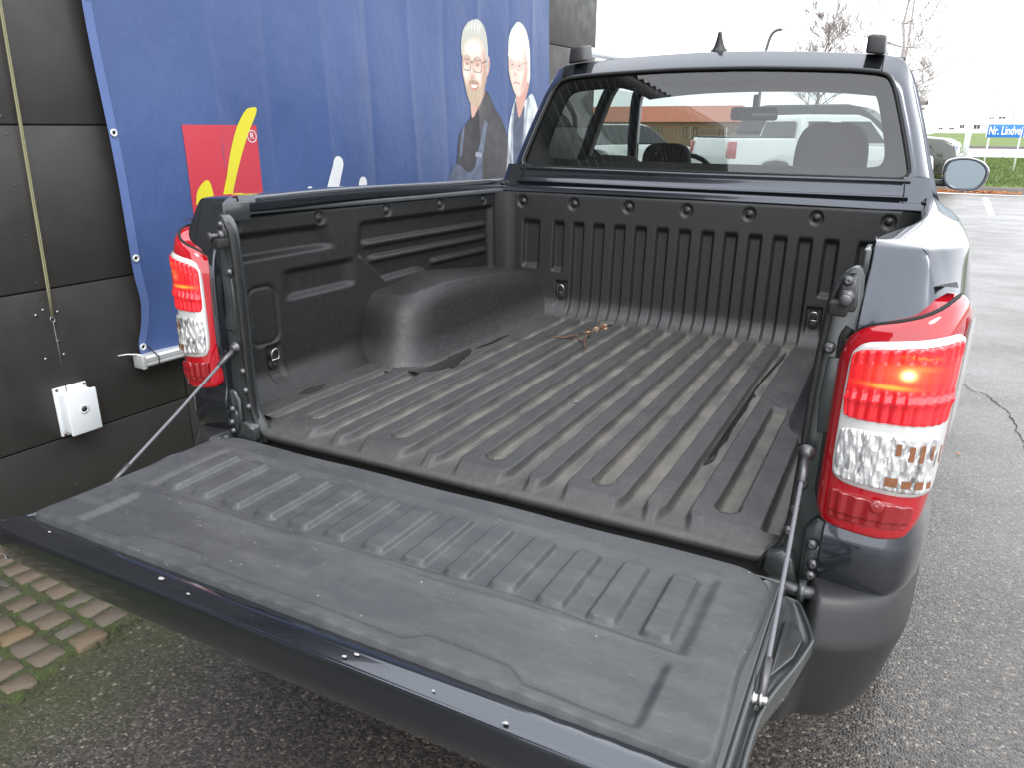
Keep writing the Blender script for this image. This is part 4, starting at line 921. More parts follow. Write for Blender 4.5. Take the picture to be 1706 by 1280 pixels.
def taillight(s):
    rows = []
    xa, xk = ((.741, .965) if s > 0 else (.766, .745))
    def fx(x): return s * (xa + (x - .733) * xk)
    for i in range(LN):
        zt, zb = ztop(i), zbot(i); row = []
        for k, (f_, d) in enumerate([(0, -.03), (0, -.006), (.006, .001), (.02, .004)] + [(f_, .004) for f_ in np.linspace(.06, .94, 22)] + [(.975, .003), (.993, -.001), (1, -.008), (1, -.032)]):
            z = zb + (zt - zb) * f_; up = .012 * max(0, (f_ - .86) / .14) ** 1.5
            x, y, z = L_pt(i, z, d - up); row.append((fx(x), y, z))
        rows.append(row)
    o = grid('tail_light', np.array(rows), 'red_lens', trk, flip=(s < 0))
    # dark red strip toward the tailgate
    def patch(name, u0, u1, zf0, zf1, d, mat, rx=.12, ridge=None, nu=60, nv=44, rim=None):
        P = []; us = np.linspace(0, 1, nu); vs_ = np.linspace(0, 1, nv)
        for a in us:
            row = []
            for b in vs_:
                z0_, z1_ = zf0(a), zf1(a)
                # rounded rectangle squeeze
                aa, bb = a * 2 - 1, b * 2 - 1; k = 1 - .10 * rx / .12 * (abs(aa) ** 6) * (abs(bb) ** 6) * 1.2
                aa *= k; bb *= k;  z = z0_ + (z1_ - z0_) * (bb + 1) / 2; ue = u1 - 9 * max(0, 1.29 - z) - 26 * max(0, 1.06 - z); u = u0 + 2.2 * (max(0, 1.22 - z) - 2.5 * max(0, 1.06 - z)) * -1 + (ue - u0) * (aa + 1) / 2
                e = max(abs(a * 2 - 1), abs(b * 2 - 1)); dd_ = d * (1 - max(0, (e - .93) / .07) ** 2 * .8)
                if ridge: dd_ += ridge(a, b) * (1 - max(0, (e - .85) / .15) ** 2)
                x, y, z = L_pt(u, z, dd_); row.append((fx(x), y, z))
            P.append(row)
        return grid(name, np.array(P), mat, o, flip=(s < 0))
    U0, U1 = 17.2, 56.5
    # silver bezel frame around upper and middle lamps
    zb_lo = lambda a: 1.026 - .015 * a; zb_hi = lambda a: 1.276 + .036 * a
    patch('lamp_bezel', U0 - .9, U1 + 2.6, zb_lo, zb_hi, .010, 'lamp_bezel')
    up = patch('stop_lamp', U0 + .6, U1 - .2, lambda a: 1.144 + .004 * a, lambda a: 1.268 + .034 * a, .0135, 'lit_red_lamp', ridge=lambda a, b: .0020 * math.sin(a * 75) * (1 if b < .42 or b > .8 else .15) + .004 * math.exp(-((b - .30) / .05) ** 2))
    mid = patch('reversing_lamp', U0 + 1.0, U1 - 2.2, lambda a: 1.036 - .014 * a, lambda a: 1.131 + .003 * a, .0135, 'clear_reflector', ridge=lambda a, b: .0022 * abs(math.sin(a * 26)) + .0016 * math.sin(b * 14) * math.sin(a * 52))
    for (a0, b0, a1, b1) in ((.50, .70, .54, .93), (.60, .60, .645, .90), (.69, .58, .735, .92), (.80, .62, .83, .90), (.90, .55, .925, .90), (.46, .08, .55, .26), (.58, .07, .66, .22), (.70, .05, .78, .20), (.82, .05, .87, .18)):
        q = []
        for (a, b) in ((a0, b0), (a1, b0), (a1, b1), (a0, b1)):
            q.append(L_pt(U0 + 1.0 + (U1 - 3.2 - U0) * a, 1.033 + .092 * b, .0172)); 
        pyd('brown_glint', [(fx(p[0]), p[1], p[2]) for p in q], [(0, 1, 2, 3)], 'brown_glint_paint', o)  # brown reflections in the clear lamp, painted as small flat quads
    low = patch('fog_lamp', U0 + .8, U1 - 5.5, lambda a: .955 + .002 * a, lambda a: 1.014 - .012 * a, .0085, 'red_lens_dark', ridge=lambda a, b: .0015 * math.sin(a * 40) + .003 * ss(.2, .3, b))
    ll = lathe_mesh('lamp_bulb', [(.013, 0), (.013, .001), (.010, .0035), (.006, .0025), (.002, .004)], 18); p = L_pt(34, .998, .011); place('lamp_bulb', ll, 'red_lens_dark', (fx(p[0]), p[1], p[2]), (0, -1, .1), o)
    # black gasket between lamp and jamb
    tube('gasket', [(fx(x), y, z) for x, y, z in [(.743, .0, 1.29)] + [(.731, .006, z) for z in np.linspace(1.27, .98, 6)] + [(.745, .002, .942), (.785, -.02, .930)]], .009, 'rubber', o, 8)
    tube('gasket', [(fx(L_pt(i, 0, -.018)[0]), L_pt(i, 0, -.018)[1], ztop(i) - .001) for i in range(2, LN, 4)], .004, 'rubber', o, 8)
    # clear side strip around the corner
    P = []
    for i in np.linspace(U1 + 3.2, LN - 3.5, 10):
        P.append([(fx(L_pt(i, z, .0095)[0]), L_pt(i, z, .0095)[1], z) for z in np.linspace(zbot(int(i)) + .06, ztop(int(i)) - .035, 20)])
    grid('side_reflector', np.array(P), 'lamp_bezel', o, flip=(s < 0))
mirrored(taillight)

# ---- rear bumper
bq = cr([(0, -.135), (.35, -.135), (.62, -.128), (.74, -.118), (.815, -.100), (.868, -.068), (.908, -.015), (.930, .06), (.944, .20), (.957, .40), (.966, .66)], 60)
d_ = np.gradient(bq, axis=0); d_ /= np.linalg.norm(d_, axis=1)[:, None]; bN = np.stack([-d_[:, 1], d_[:, 0]], 1)
rows = []
for sgn in (-1, 1):
    rng_ = range(59, 0, -1) if sgn < 0 else range(60)
    for i in rng_:
        c = bq[i]; mid = ss(.735, .775, c[0]); row = []
        for (ins, z, insm, zm) in ((.12, .812, .14, .640), (.055, .8115, .06, .638), (.026, .808, .04, .634), (.018, .785, .02, .625), (.008, .750, .01, .61), (.001, .724, 0, .600), (.0, .714, .0, .592), (.002, .704, .0, .58), (.012, .66, .004, .56), (.026, .60, .01, .54), (.046, .545, .03, .51), (.072, .505, .06, .49), (.12, .48, .12, .475), (.25, .475, .22, .475)):
            q = c + bN[i] * (insm + (ins - insm) * mid); row.append((sgn * q[0], q[1], zm + (z - zm) * mid))
        rows.append(row)
subd(grid('rear_bumper', np.array(rows), 'bumper_plastic', trk), 1)
for s in (-1, 1): prism('bumper_bracket', [(s * x, -.05, z) for x, z in ((.60, .72), (.70, .72), (.72, .55), (.62, .52))], (0, .12, 0), 'interior_dark', trk, .006)

# ---- tailgate, folded down
tg = thing('tailgate', None, None); tg.parent = trk
tgl = [(.0, -.094), (.40, -.094), (.640, -.093), (.690, -.094), (.728, -.100), (.746, -.110), (.762, -.150), (.776, -.192), (.780, -.214), (.776, -.240), (.764, -.300), (.748, -.360), (.737, -.410), (.732, -.460), (.731, -.545), (.736, -.600), (.745, -.640), (.741, -.656), (.66, -.665), (.4, -.668), (0, -.669)]
half = cr(tgl, 150); loop = np.vstack([half, np.stack([-half[::-1, 0], half[::-1, 1]], 1)[1:-1]])
nl = len(loop); dl = np.roll(loop, -1, 0) - np.roll(loop, 1, 0); dl /= np.linalg.norm(dl, axis=1)[:, None]; ln_ = np.stack([dl[:, 1], -dl[:, 0]], 1)
cen = np.array([0, -.36]); sg = np.sign(((loop - cen) * ln_).sum(1)); ln_ *= -sg[:, None]   # inward
back = ss(-.575, -.632, loop[:, 1])
inn_ = np.stack([np.clip(loop[:, 0] * .985, -.7105, .7105), np.clip(loop[:, 1], -.628, -.101)], 1); ou = loop - inn_; ou /= np.maximum(np.linalg.norm(ou, axis=1), 1e-6)[:, None]
rowsP = []
rowsP.append([(*(inn_[i] - ou[i] * .02), .742) for i in range(nl)])
for (ins, z, zb) in [(.012, .745, .744), (.002, .756, .760), (0, .775, .785), (0, .796, .815), (.0006, .8005, .8255), (.003, .8018, .8290), (.0058, .8010, .8300), (.0072, .7960, .8292), (.0085, .7945, .8300)]:
    rowsP.append([(*(loop[i] + ln_[i] * ins), z * (1 - back[i]) + zb * back[i]) for i in range(nl)])
for (o_, z, zb) in [(.0085, .7955, .8310), (.0068, .812, .8315), (.0050, .8255, .8320), (.0030, .8285, .8322), (-.0005, .8285, .8325), (-.0020, .8235, .8322), (-.006, .8235, .8320), (-.03, .826, .8260)]:
    rowsP.append([(*(inn_[i] + ou[i] * o_), z * (1 - back[i]) + zb * back[i]) for i in range(nl)])
P = np.array(rowsP).transpose(1, 0, 2)
tsh = grid('tailgate_shell', P, ['navy_paint', 'jamb_paint'], tg, flip=False, close_u=True)
for f in tsh.data.polygons:
    c_ = f.center
    if c_.z > .785 and c_.y > -.60 and abs(c_.x) > .60 and c_.z < .8295: f.material_index = 1
for nm_, z_ in (('tailgate_skin', .742), ('inner_pan', .826)):
    pyd(nm_, [(x, y, z_) for x, y in [inn_[i] - ou[i] * (.02 if z_ < .8 else .03) for i in range(nl)]], [tuple(range(nl))], 'navy_paint', tg)
nx_, ny_ = 440, 190
A, B = np.meshgrid(np.linspace(-1, 1, nx_), np.linspace(0, 1, ny_), indexing='ij')
GX = A * .699; GY = -.098 - B * .514
# rounded corners
rc = .055
hy = .257; yc = -.355
for (r_, near) in ((.06, 1), (.022, 0)):
    ax_ = np.abs(GX) - (.699 - r_); ay_ = (GY - yc) * (1 if near else -1) - (hy - r_); k = (ax_ > 0) & (ay_ > 0)
    e_ = np.maximum(ax_, ay_) / np.maximum(np.hypot(ax_, ay_), 1e-9); sc_ = np.where(k, e_, 1)
    GX = np.where(k, np.sign(GX) * ((.699 - r_) + ax_ * sc_), GX); GY = np.where(k, yc + (1 if near else -1) * ((hy - r_) + ay_ * sc_), GY)
GX = GX * (1 - .028 * ss(-.16, -.09, GY) - .010 * np.exp(-((GY + .40) / .10) ** 2))
GZ = np.full_like(GX, .841) + .0012 * np.sin(GX * 5 + 1) * np.cos(GY * 13) + .0012 * np.sin(GX * 17 + GY * 9)
ax = np.abs(GX)
rec = band(ax, -1, .606, .012) * band(GY, -.402 + .012 * np.sin(GX * 6), -.172, .010); GZ -= .0080 * rec
for k in range(-6, 7):
    c = k * .0932 - .004; u_ = np.abs(GX - c); tip = 1 - .35 * ss(-.36, -.385, GY) * 0
    GZ += .0115 * (1 - ss(.0205, .0275, u_)) * band(GY + .3 * np.maximum(u_ - .012, 0) * np.sign(GY + .285), -.384, -.192, .007)
lowb = np.interp(GX, [-.62, -.45, -.42, -.27, -.245, .205, .235, .385, .42, .62], [-.578, -.578, -.552, -.548, -.574, -.576, -.550, -.556, -.582, -.584])
rec = band(ax, -1, .592, .010) * ss(-.009, .009, GY - lowb) * (1 - ss(-.450, -.428, GY)); GZ -= .0090 * rec
GZ += .0018 * np.exp(-((GY + .418 + .006 * np.sin(GX * 9)) / .007) ** 2) * (ax < .62)
edge = np.minimum(np.minimum(1 - np.abs(A), 1) * .699, np.minimum(B, 1 - B) * .514)
GZ -= .016 * (1 - ss(0, .009, edge)) ** 1.6
GZ += .0010 * np.sin(GX * 120) * np.exp(-((GY + .606) / .008) ** 2)
grid('tailgate_liner', np.stack([GX, GY, GZ], -1), 'tailgate_liner_plastic', tg, flip=True)
# stamped details, latches, cable bolts at both ends
for s in (-1, 1):
    prism('end_stamping', [(s * x, y, .7945) for x, y in ((.728, -.175), (.752, -.185), (.764, -.215), (.756, -.275), (.728, -.345))], (0, 0, .006), 'jamb_paint', tg, .003)
    place('cable_bolt', lathe_mesh('cable_bolt', [(.015, 0), (.015, .003), (.011, .005), (.010, .012), (.013, .013), (.013, .017), (.008, .018), (.008, .026), (.002, .028)], 20), 'steel', (s * .7155, -.415, .8085), (s, 0, .12), tg, scale=.8)
    box('latch', (s * .724, -.590, .806), (.036, .030, .022), 'jamb_paint', tg, .004)
    pass
    # support cable
    a = Vector((s * .712, -.026, 1.052)); b = Vector((s * .727, -.412, .812)); d = (b - a).normalized()
    c_ = tube('support_cable', [a, a + d * .05, a + (b - a) * .5 + Vector((0, 0, -.003)), b - d * .05, b], .0040, 'cable_sleeve', trk, 8)
    tube('cable_fitting', [a - d * .004, a + d * .062], .0075, 'dull_steel', c_, 8); tube('cable_fitting', [b - d * .062, b], .0070, 'dull_steel', c_, 8)
    place('cable_pin', lathe_mesh('cable_pin', [(.016, 0), (.016, .004), (.010, .006), (.009, .013), (.003, .014)], 16), 'dull_steel', (s * .712, -.020, 1.055), (0, -1, 0), c_)
# chips in the paint along the gate's top edge
simple('bare_chip', (.36, .35, .34), .5, .1, 60)
def chip(x, y, r_, k):
    q = random.Random(k); n_ = 7; V = [(x + r_ * q.uniform(.5, 1.2) * math.cos(6.283 * i / n_) * 1.5, y + r_ * q.uniform(.5, 1.1) * math.sin(6.283 * i / n_), .8336) for i in range(n_)]; return V
V = []; F = []
for k, (x, y, r_) in enumerate([(-.60, -.632, .003), (-.27, -.640, .006), (-.19, -.650, .003), (.15, -.652, .004), (.165, -.640, .004), (.43, -.658, .0035), (.31, -.651, .002)]):
    b = len(V); c_ = chip(x, y, r_, k); V += c_; F.append(tuple(range(b, b + len(c_))))
tag(pyd('paint_chip', V, F, 'bare_chip', tg, False), kind='stuff')

# ---- cab
PO = [(-.945, 1.20), (-.925, 1.33), (-.885, 1.409), (-.843, 1.543), (-.806, 1.66), (-.777, 1.74), (-.750, 1.815), (-.725, 1.868), (-.700, 1.892), (-.650, 1.908), (-.45, 1.926), (-.22, 1.938), (0, 1.942)]
PO = PO + [(-x, z) for x, z in PO[::-1][1:]]
PW = [(-.745, 1.481), (-.775, 1.486), (-.788, 1.505), (-.783, 1.53), (-.762, 1.60), (-.727, 1.705), (-.700, 1.78), (-.680, 1.825), (-.655, 1.850), (-.60, 1.862), (-.476, 1.872), (-.2, 1.883), (0, 1.885)]
PW = PW + [(-x, z) for x, z in PW[::-1][1:]]
def cy(z): return 1.80 + .28 * (z - 1.45)
# ring between outline and window, lofted with rounded outer edge
nR = 160
def resamp(pts, n):
    P = cr(pts, 600); L_ = np.concatenate([[0], np.cumsum(np.linalg.norm(np.diff(P, axis=0), axis=1))]); u = np.linspace(0, L_[-1], n); return np.stack([np.interp(u, L_, P[:, k]) for k in (0, 1)], 1)
iw = resamp(PW, nR); cenw = np.array([0, 1.55])
# pair each window point with the outline point at the same angle
po = resamp(PO[2:-2], 900); ang = lambda P: np.arctan2(P[..., 1] - 1.47, P[..., 0])
ao = ang(po); o_idx = [int(np.argmin(np.abs(ao - a))) for a in ang(iw)]; ow_ = po[o_idx]
ow_[0] = po[0]; ow_[-1] = po[-1]
rows = []
for i in range(nR):
    a = ow_[i]; b = iw[i]; r_ = []
    for f_, dy in ((0, .18), (0, .095), (.04, .070), (.12, .048), (.25, .028), (.42, .012), (.62, .003), (.85, 0), (.95, .002), (1.0, .010), (1.0, .022)):
        x, z = a + (b - a) * f_; tp = float(ss(1.80, 1.89, a[1])); r_.append((x, cy(z) + dy * (1 - tp) + tp * (.080 * (1 - f_) ** 1.15 + (.04 if len(r_) == 0 else 0) + (.010 if f_ == 1.0 else 0)), z + .016 * tp * (1 - f_)))
    rows.append(r_)
cabp = trk
grid('cab_frame', np.array(rows), 'navy_paint', cabp)
# panel under the window with pressed mouldings
zl = [(1.30, .01), (1.398, .0), (1.404, -.006), (1.414, -.008), (1.4165, -.014), (1.420, -.016), (1.4235, -.014), (1.426, -.006), (1.440, -.004), (1.455, -.004), (1.468, -.006), (1.474, -.012), (1.4785, -.013), (1.482, -.008), (1.4835, .008)]
P = np.array([[(x * (.875 + .0 * z) / .875, cy(z) + d, z - .004 * (1 - abs(x) / .9)) for (z, d) in zl] for x in np.linspace(-.80, .80, 30)])
grid('cab_back_panel', P, 'navy_paint', cabp, flip=True)
for s in (-1, 1):
    P = np.array([[(s * (x0 + (x1 - x0) * t), cy(z) - .0055 + .016 * max(0, (t - .75) / .25) ** 2, z) for z in (1.30, 1.36, 1.40, 1.44, 1.49)] for t in np.linspace(0, 1, 10) for x0, x1 in ((.775, .872),)])
    for r_ in P: 
        pass
    P[-1, :, 0] = s * np.array([.905, .895, .888, .876, .862]); grid('cab_corner_panel', P, 'navy_paint', cabp, flip=(s < 0))
    tube('panel_gap', [(s * .785, cy(1.35) - .009, 1.39), (s * .784, cy(1.44) - .010, 1.44), (s * .780, cy(1.475) - .011, 1.476)], .0022, 'black_gap', cabp, 6)
    tube('panel_gap', [(s * .640, cy(1.862) - .006, 1.862), (s * .640, cy(1.89) - .004, 1.89), (s * .640, cy(1.905) + .012, 1.909)], .0022, 'black_gap', cabp, 6)
# window glass, seal, black ceramic border
gl = np.array([[(x, cy(z) + .014, z) for x, z in (cenw + (np.array([px, pz]) - cenw) * f_ for f_ in (0.0, .3, .6, .85, 1.0))] for px, pz in iw])
def ringfill(name, pts, y_off, mat, par, k0=0, k1=1.0, c0=(0, 1.60)):
    c0 = np.array(c0); q = []
    for px, pz in pts: q.append([(x, cy(z) + y_off, z) for x, z in (c0 + (np.array([px, pz]) - c0) * f_ for f_ in np.linspace(k0, k1, 4))])
    return grid(name, np.array(q), mat, par, close_u=True)
rwin = ringfill('rear_window', iw, .016, 'rear_glass', cabp, c0=(0, 1.58))
tube('window_seal', [(x, cy(z) + .004, z) for x, z in iw] + [(iw[0][0], cy(iw[0][1]) + .004, iw[0][1])], .0065, 'rubber', rwin, 6)
# interior trim behind the glass with its own opening
PC = [(-.60, 1.515), (-.675, 1.522), (-.696, 1.545), (-.690, 1.60), (-.655, 1.72), (-.632, 1.775), (-.60, 1.800), (-.5, 1.812), (-.2, 1.822), (0, 1.824)]; PC = PC + [(-x, z) for x, z in PC[::-1][1:]]
ic = resamp(PC, nR); P = np.array([[tuple((a[0], cy(a[1]) + .020, a[1])), (b[0], cy(b[1]) + .030, b[1]), (b[0], cy(b[1]) + .06, b[1])] for a, b in zip(iw, ic)])
grid('interior_trim', P, 'interior_dark', rwin, close_u=True)
# roof
X_, V_ = np.meshgrid(np.linspace(-1, 1, 31), np.linspace(0, 1, 24), indexing='ij')
Yr = 2.075 + V_ * 1.105; hw = .700 - .03 * V_; Zr = 1.905 + .037 * (1 - np.abs(X_) ** 2.4) + .010 * np.sin(V_ * math.pi * .75) * 1.0 - .045 * V_ ** 3
Yr = Yr - .0 * X_; Yr = np.where(V_ == 0, cy(Zr) + .118, Yr); Zr = Zr + .014
roof = grid('roof', np.stack([X_ * (hw + .008), Yr, Zr - .0], -1), 'navy_paint', cabp)
bm_ = roof
hl = grid('headliner', np.stack([X_ * hw * .97, Yr + .01, Zr - .045], -1), 'headliner', cabp, flip=True)
# C pillars, side panels following the tumblehome
def sx_z(z): return float(np.interp(z, [1.20, 1.33, 1.409, 1.543, 1.66, 1.74, 1.815, 1.868, 1.892, 1.905], [.947, .930, .888, .843, .806, .777, .750, .725, .705, .69]))
def side_strip(name, s, ya, yb, z0, z1, mat, nz=12, dx=0, th=.0):
    zs = np.linspace(z0, z1, nz); P = np.array([[(s * (sx_z(z) + dx), y(z) if callable(y) else y, z) for z in zs] for y in (ya, lambda z: (ya(z) if callable(ya) else ya) * .5 + (yb(z) if callable(yb) else yb) * .5, yb)])
    o = grid(name, P, mat, cabp, flip=(s < 0)); 
    if th: solid(o, th)
    return o
def side(s):
    side_strip('c_pillar', s, lambda z: cy(z) + .155, lambda z: 2.02 + .25 * (z - 1.4), 1.40, 1.905, 'navy_paint', th=.03, dx=-.001)
    side_strip('b_pillar', s, lambda z: 2.64 + .05 * (z - 1.4), lambda z: 2.73 + .05 * (z - 1.4), 1.40, 1.885, 'black_plastic', th=.04, dx=-.012)
    side_strip('a_pillar', s, lambda z: 3.60 - 1.0 * (z - 1.4), lambda z: 3.68 - 1.0 * (z - 1.4), 1.40, 1.90, 'navy_paint', th=.05, dx=-.010)
    side_strip('side_window', s, lambda z: 2.02 + .25 * (z - 1.4), lambda z: 2.64, 1.41, 1.870, 'side_glass', dx=-.008)
    side_strip('side_window', s, lambda z: 2.73, lambda z: 3.60 - 1.0 * (z - 1.4), 1.41, 1.870, 'side_glass', dx=-.008)
    tube('roof_edge', [(s * (sx_z(1.885) - .012), y, 1.884 + .012 * math.sin((y - 1.9) * 2)) for y in np.linspace(2.04, 3.12, 9)], .020, 'navy_paint', cabp, 8)
    # lower side: doors
    P = []
    for y in np.linspace(1.80, 3.66, 30): P.append([(s * x, y, z) for x, z in ((.885, 1.415), (.900, 1.395), (.925, 1.34), (.945, 1.25), (.948, 1.10), (.944, .95), (.950, .80), (.945, .62), (.90, .50))])
    grid('door', np.array(P), 'navy_paint', cabp, flip=(s > 0))
    for y in (2.70, 3.62): tube('door_gap', [(s * x, y, z) for x, z in ((.901, 1.396), (.9265, 1.34), (.9465, 1.25), (.9495, 1.10), (.9455, .95), (.9515, .80), (.946, .62))], .003, 'black_gap', cabp, 6)
    for y in (2.60, 3.50): box('door_handle', (s * .962, y, 1.17), (.03, .20, .028), 'navy_paint', cabp, .008)
    # roof rail
    rr = tube('roof_rail', [(s * .602, y, z) for y, z in ((2.0, 1.950), (2.03, 1.970), (2.08, 1.982), (2.4, 1.996), (2.8, 2.0), (3.0, 1.985), (3.08, 1.95))], .021, 'silver_rail', cabp, 10); rr.scale = (1, 1, 1)
    bm = bmesh.new(); z0 = 1.932
    vs = [bm.verts.new((s * x, y + .005, z)) for x, y, z in ((.572, 1.935, z0 - .006), (.640, 1.935, z0 - .014), (.640, 2.06, z0 + .004), (.572, 2.06, z0 + .012), (.573, 1.937, z0 + .060), (.634, 1.938, z0 + .055), (.634, 2.05, z0 + .070), (.573, 2.05, z0 + .076))]
    for f in ((0, 1, 2, 3), (4, 5, 6, 7), (0, 1, 5, 4), (1, 2, 6, 5), (2, 3, 7, 6), (3, 0, 4, 7)): bm.faces.new([vs[i] for i in f])
    bev(bmo('rail_foot', bm, 'black_plastic', rr), .010, 3)
    # mirror
    mr = thing('door_mirror', None, None); mr.parent = cabp
    cx_ = s * 1.045
    q = [(-.105, .004), (-.095, .058), (-.055, .078), (.01, .080), (.065, .062), (.098, .028), (.102, -.008), (.088, -.050), (.058, -.078), (.0, -.084), (-.055, -.076), (-.092, -.045)]
    q = cr(q + [q[0]], 49)[:-1]; rows = []
    for (k, y) in ((.86, 3.305), (.97, 3.298), (1.0, 3.306), (1.04, 3.33), (1.03, 3.37), (.85, 3.42), (.45, 3.445), (.02, 3.45)): rows.append([(cx_ + s * a * k, y, 1.470 + b * k) for a, b in q])
    grid('mirror_housing', np.array(rows).transpose(1, 0, 2), 'navy_paint', mr, close_u=True, flip=(s > 0))
    pyd('mirror_glass', [(cx_ + s * a * .87, 3.311, 1.470 + b * .87) for a, b in q], [tuple(range(48))], 'mirror_glass', mr, False)
    box('mirror_arm', (s * .935, 3.36, 1.42), (.12, .05, .035), 'black_plastic', mr, .01)
    # wheels
    for y in (1.18, 4.32):
        wv = thing('wheel', None, None); wv.parent = trk; wv.location = (s * .86, y, .385 - .022 * y)
        V, F = [], []
        prof = [(.21, -.10), (.30, -.115), (.355, -.110), (.378, -.085), (.383, -.04), (.383, .04), (.378, .085), (.355, .110), (.30, .115), (.21, .10)]
        for r0, h_ in prof:
            for k in range(40): t = 2 * math.pi * k / 40; V.append((h_, r0 * math.cos(t), r0 * math.sin(t)))
        for i in range(len(prof) - 1):
            for k in range(40): a = i * 40 + k; b = i * 40 + (k + 1) % 40; F.append((a, b, b + 40, a + 40))
        pyd('tyre', V, F, 'rubber', wv)
        bm = bmesh.new(); bmesh.ops.create_cone(bm, segments=40, radius1=.215, radius2=.20, depth=.16, cap_ends=True, matrix=Matrix.Rotation(R(90), 4, 'Y'))
        for k in range(5):
            mt = Matrix.Translation((s * .085, 0, 0)) @ Matrix.Rotation(k * 2 * math.pi / 5, 4, 'X') @ Matrix.Translation((0, .11, 0)) @ Matrix.Diagonal((.03, .20, .05, 1)); bmesh.ops.create_cube(bm, size=1, matrix=mt)
        bmo('rim', bm, 'galvanised', wv)
mirrored(side)
# windscreen, bonnet, front
P = np.array([[(x * (.66 + .20 * t), 3.12 + .56 * t + .06 * (1 - (x) ** 2) * t, 1.895 - .475 * t) for t in np.linspace(0, 1, 8)] for x in np.linspace(-1, 1, 12)]); grid('windscreen', P, 'clear_glass', cabp)
P = np.array([[(x * (.90 - .04 * t), 3.66 + 1.15 * t, 1.36 - .10 * t ** 2 - .10 * max(0, t - .85) * 6 * .2 - .03 * abs(x) ** 4) for t in np.linspace(0, 1, 14)] for x in np.linspace(-1, 1, 15)]); grid('bonnet', P, 'navy_paint', trk)
for s in (-1, 1):
    P = np.array([[(s * x, y, max(z, zb) if z < .9 else z) for x, z in ((.88, 1.345 - .09 * ((y - 3.66) / 1.2) ** 2), (.93, 1.28 - .07 * ((y - 3.66) / 1.2) ** 2), (.95, 1.10), (.945, .95), (.94, .75), (.93, .55))] for y in np.linspace(3.66, 4.85, 24) for zb in (.38 + math.sqrt(max(0, .47 ** 2 - (y - 4.32) ** 2)) if abs(y - 4.32) < .47 else .5,)]); grid('front_wing', P, 'navy_paint', trk, flip=(s > 0))
    rows = [[(s * x, 4.32 + .47 * math.cos(math.pi * k / 24), .38 + .47 * math.sin(math.pi * k / 24)) for x in (.952, .95, .70)] for k in range(25)]; grid('wheel_arch', np.array(rows), 'black_plastic', trk)
    box('headlamp', (s * .74, 4.86, 1.05), (.34, .10, .16), 'clear_reflector', trk, .03)
box('front_bumper', (0, 4.90, .68), (1.80, .22, .40), 'navy_paint', trk, .06)
box('grille', (0, 4.88, 1.03), (1.15, .10, .22), 'black_plastic', trk, .02)
# interior
box('dashboard', (0, 3.42, 1.18), (1.60, .45, .34), 'interior_dark', cabp, .06)
box('cab_floor', (0, 2.7, .62), (1.75, 1.85, .10), 'interior_dark', cabp, .01)
def seat(name, x, y, w_, hz=1.42):
    se = thing(name, None, None); se.parent = cabp
    box('seat_cushion', (x, y + .28, .98), (w_, .50, .20), 'interior_dark', se, .06)
    box('backrest', (x, y, 1.20), (w_ * .92, .16, .50), 'interior_dark', se, .06)
    return se
def headrest(se, x, y, z, w_, h_, d=.11, hole=False):
    q = cr([(-.5, -.5), (-.52, 0), (-.46, .32), (-.30, .47), (0, .5), (.30, .47), (.46, .32), (.52, 0), (.5, -.5)], 41); rows = []
    for (k, yy_) in ((.02, -.5), (.80, -.5), (.95, -.42), (1, -.2), (1, .2), (.95, .42), (.8, .5), (.02, .5)): rows.append([(x + a * w_ * k, y + yy_ * d, z + b * h_ * k) for a, b in q])
    grid('headrest', np.array(rows).transpose(1, 0, 2), 'interior_dark', se, close_u=True)
for x in (-.40, .40):
    se = seat('front_seat', x, 2.80, .56); headrest(se, x, 2.78, 1.50, .25, .19)
se = seat('rear_seat', 0, 2.08, 1.50)
headrest(se, -.46, 2.08, 1.475, .27, .12, .12); headrest(se, .49, 2.08, 1.55, .27, .27, .12)
tube('steering_wheel', [(-.40 + .18 * math.cos(t), 3.16 + .06 * math.sin(t), 1.36 + .17 * math.sin(t)) for t in np.linspace(0, 2 * math.pi, 25)], .015, 'black_plastic', cabp, 8)
mi = box('inside_mirror', (-.02, 3.08, 1.755), (.25, .035, .07), 'black_plastic', cabp, .015); box('mirror_glass', (-.02, 3.061, 1.755), (.23, .004, .055), 'mirror_glass', mi, .001)
box('mirror_stem', (-.02, 3.11, 1.81), (.03, .05, .09), 'black_plastic', mi, .008)
# aerial on the roof
am = [(.034, .0), (.0345, .012), (.028, .016), (.020, .030), (.0125, .055), (.0095, .072), (.0075, .080), (.003, .084)]
ae = place('aerial', lathe_mesh('aerial', am, 24), 'black_plastic', (-.002, 2.055, 1.956), (0, -.18, 1), cabp)

# ---- puddles and debris in the bed
def blob(name, line, mat, label, zoff, par=None, seed=1):
    q = random.Random(seed); L_ = []; Rr = []
    pts = cr([(a, b) for a, b, _ in line], 60); wd_ = np.interp(np.linspace(0, len(line) - 1, 60), range(len(line)), [w_ for _, _, w_ in line])
    d_ = np.gradient(pts, axis=0); d_ /= np.linalg.norm(d_, axis=1)[:, None]
    V = []
    for i in range(60):
        n_ = np.array([-d_[i][1], d_[i][0]]); e1 = wd_[i] * (1 + .35 * mnoise.noise(Vector((i * .35, seed, 0)))); e2 = wd_[i] * (1 + .35 * mnoise.noise(Vector((i * .35, seed, 5))))
        for e in (-e1, -e1 * .35, e2 * .35, e2): p = pts[i] + n_ * e; V.append((p[0], p[1], zoff + .0006 * (abs(e) < wd_[i] * .6)))
    o = pyd(name, V, gridfaces(60, 4), mat, None); o.matrix_world = trk.matrix_world.copy(); return tag(o, label, 'puddle', 'puddles on the bed floor')
t = NT('water_film'); t.set(col=(.008, .008, .007), rough=.06, spec=.6, coat=1.0, coatr=.02)
Z0 = .8212
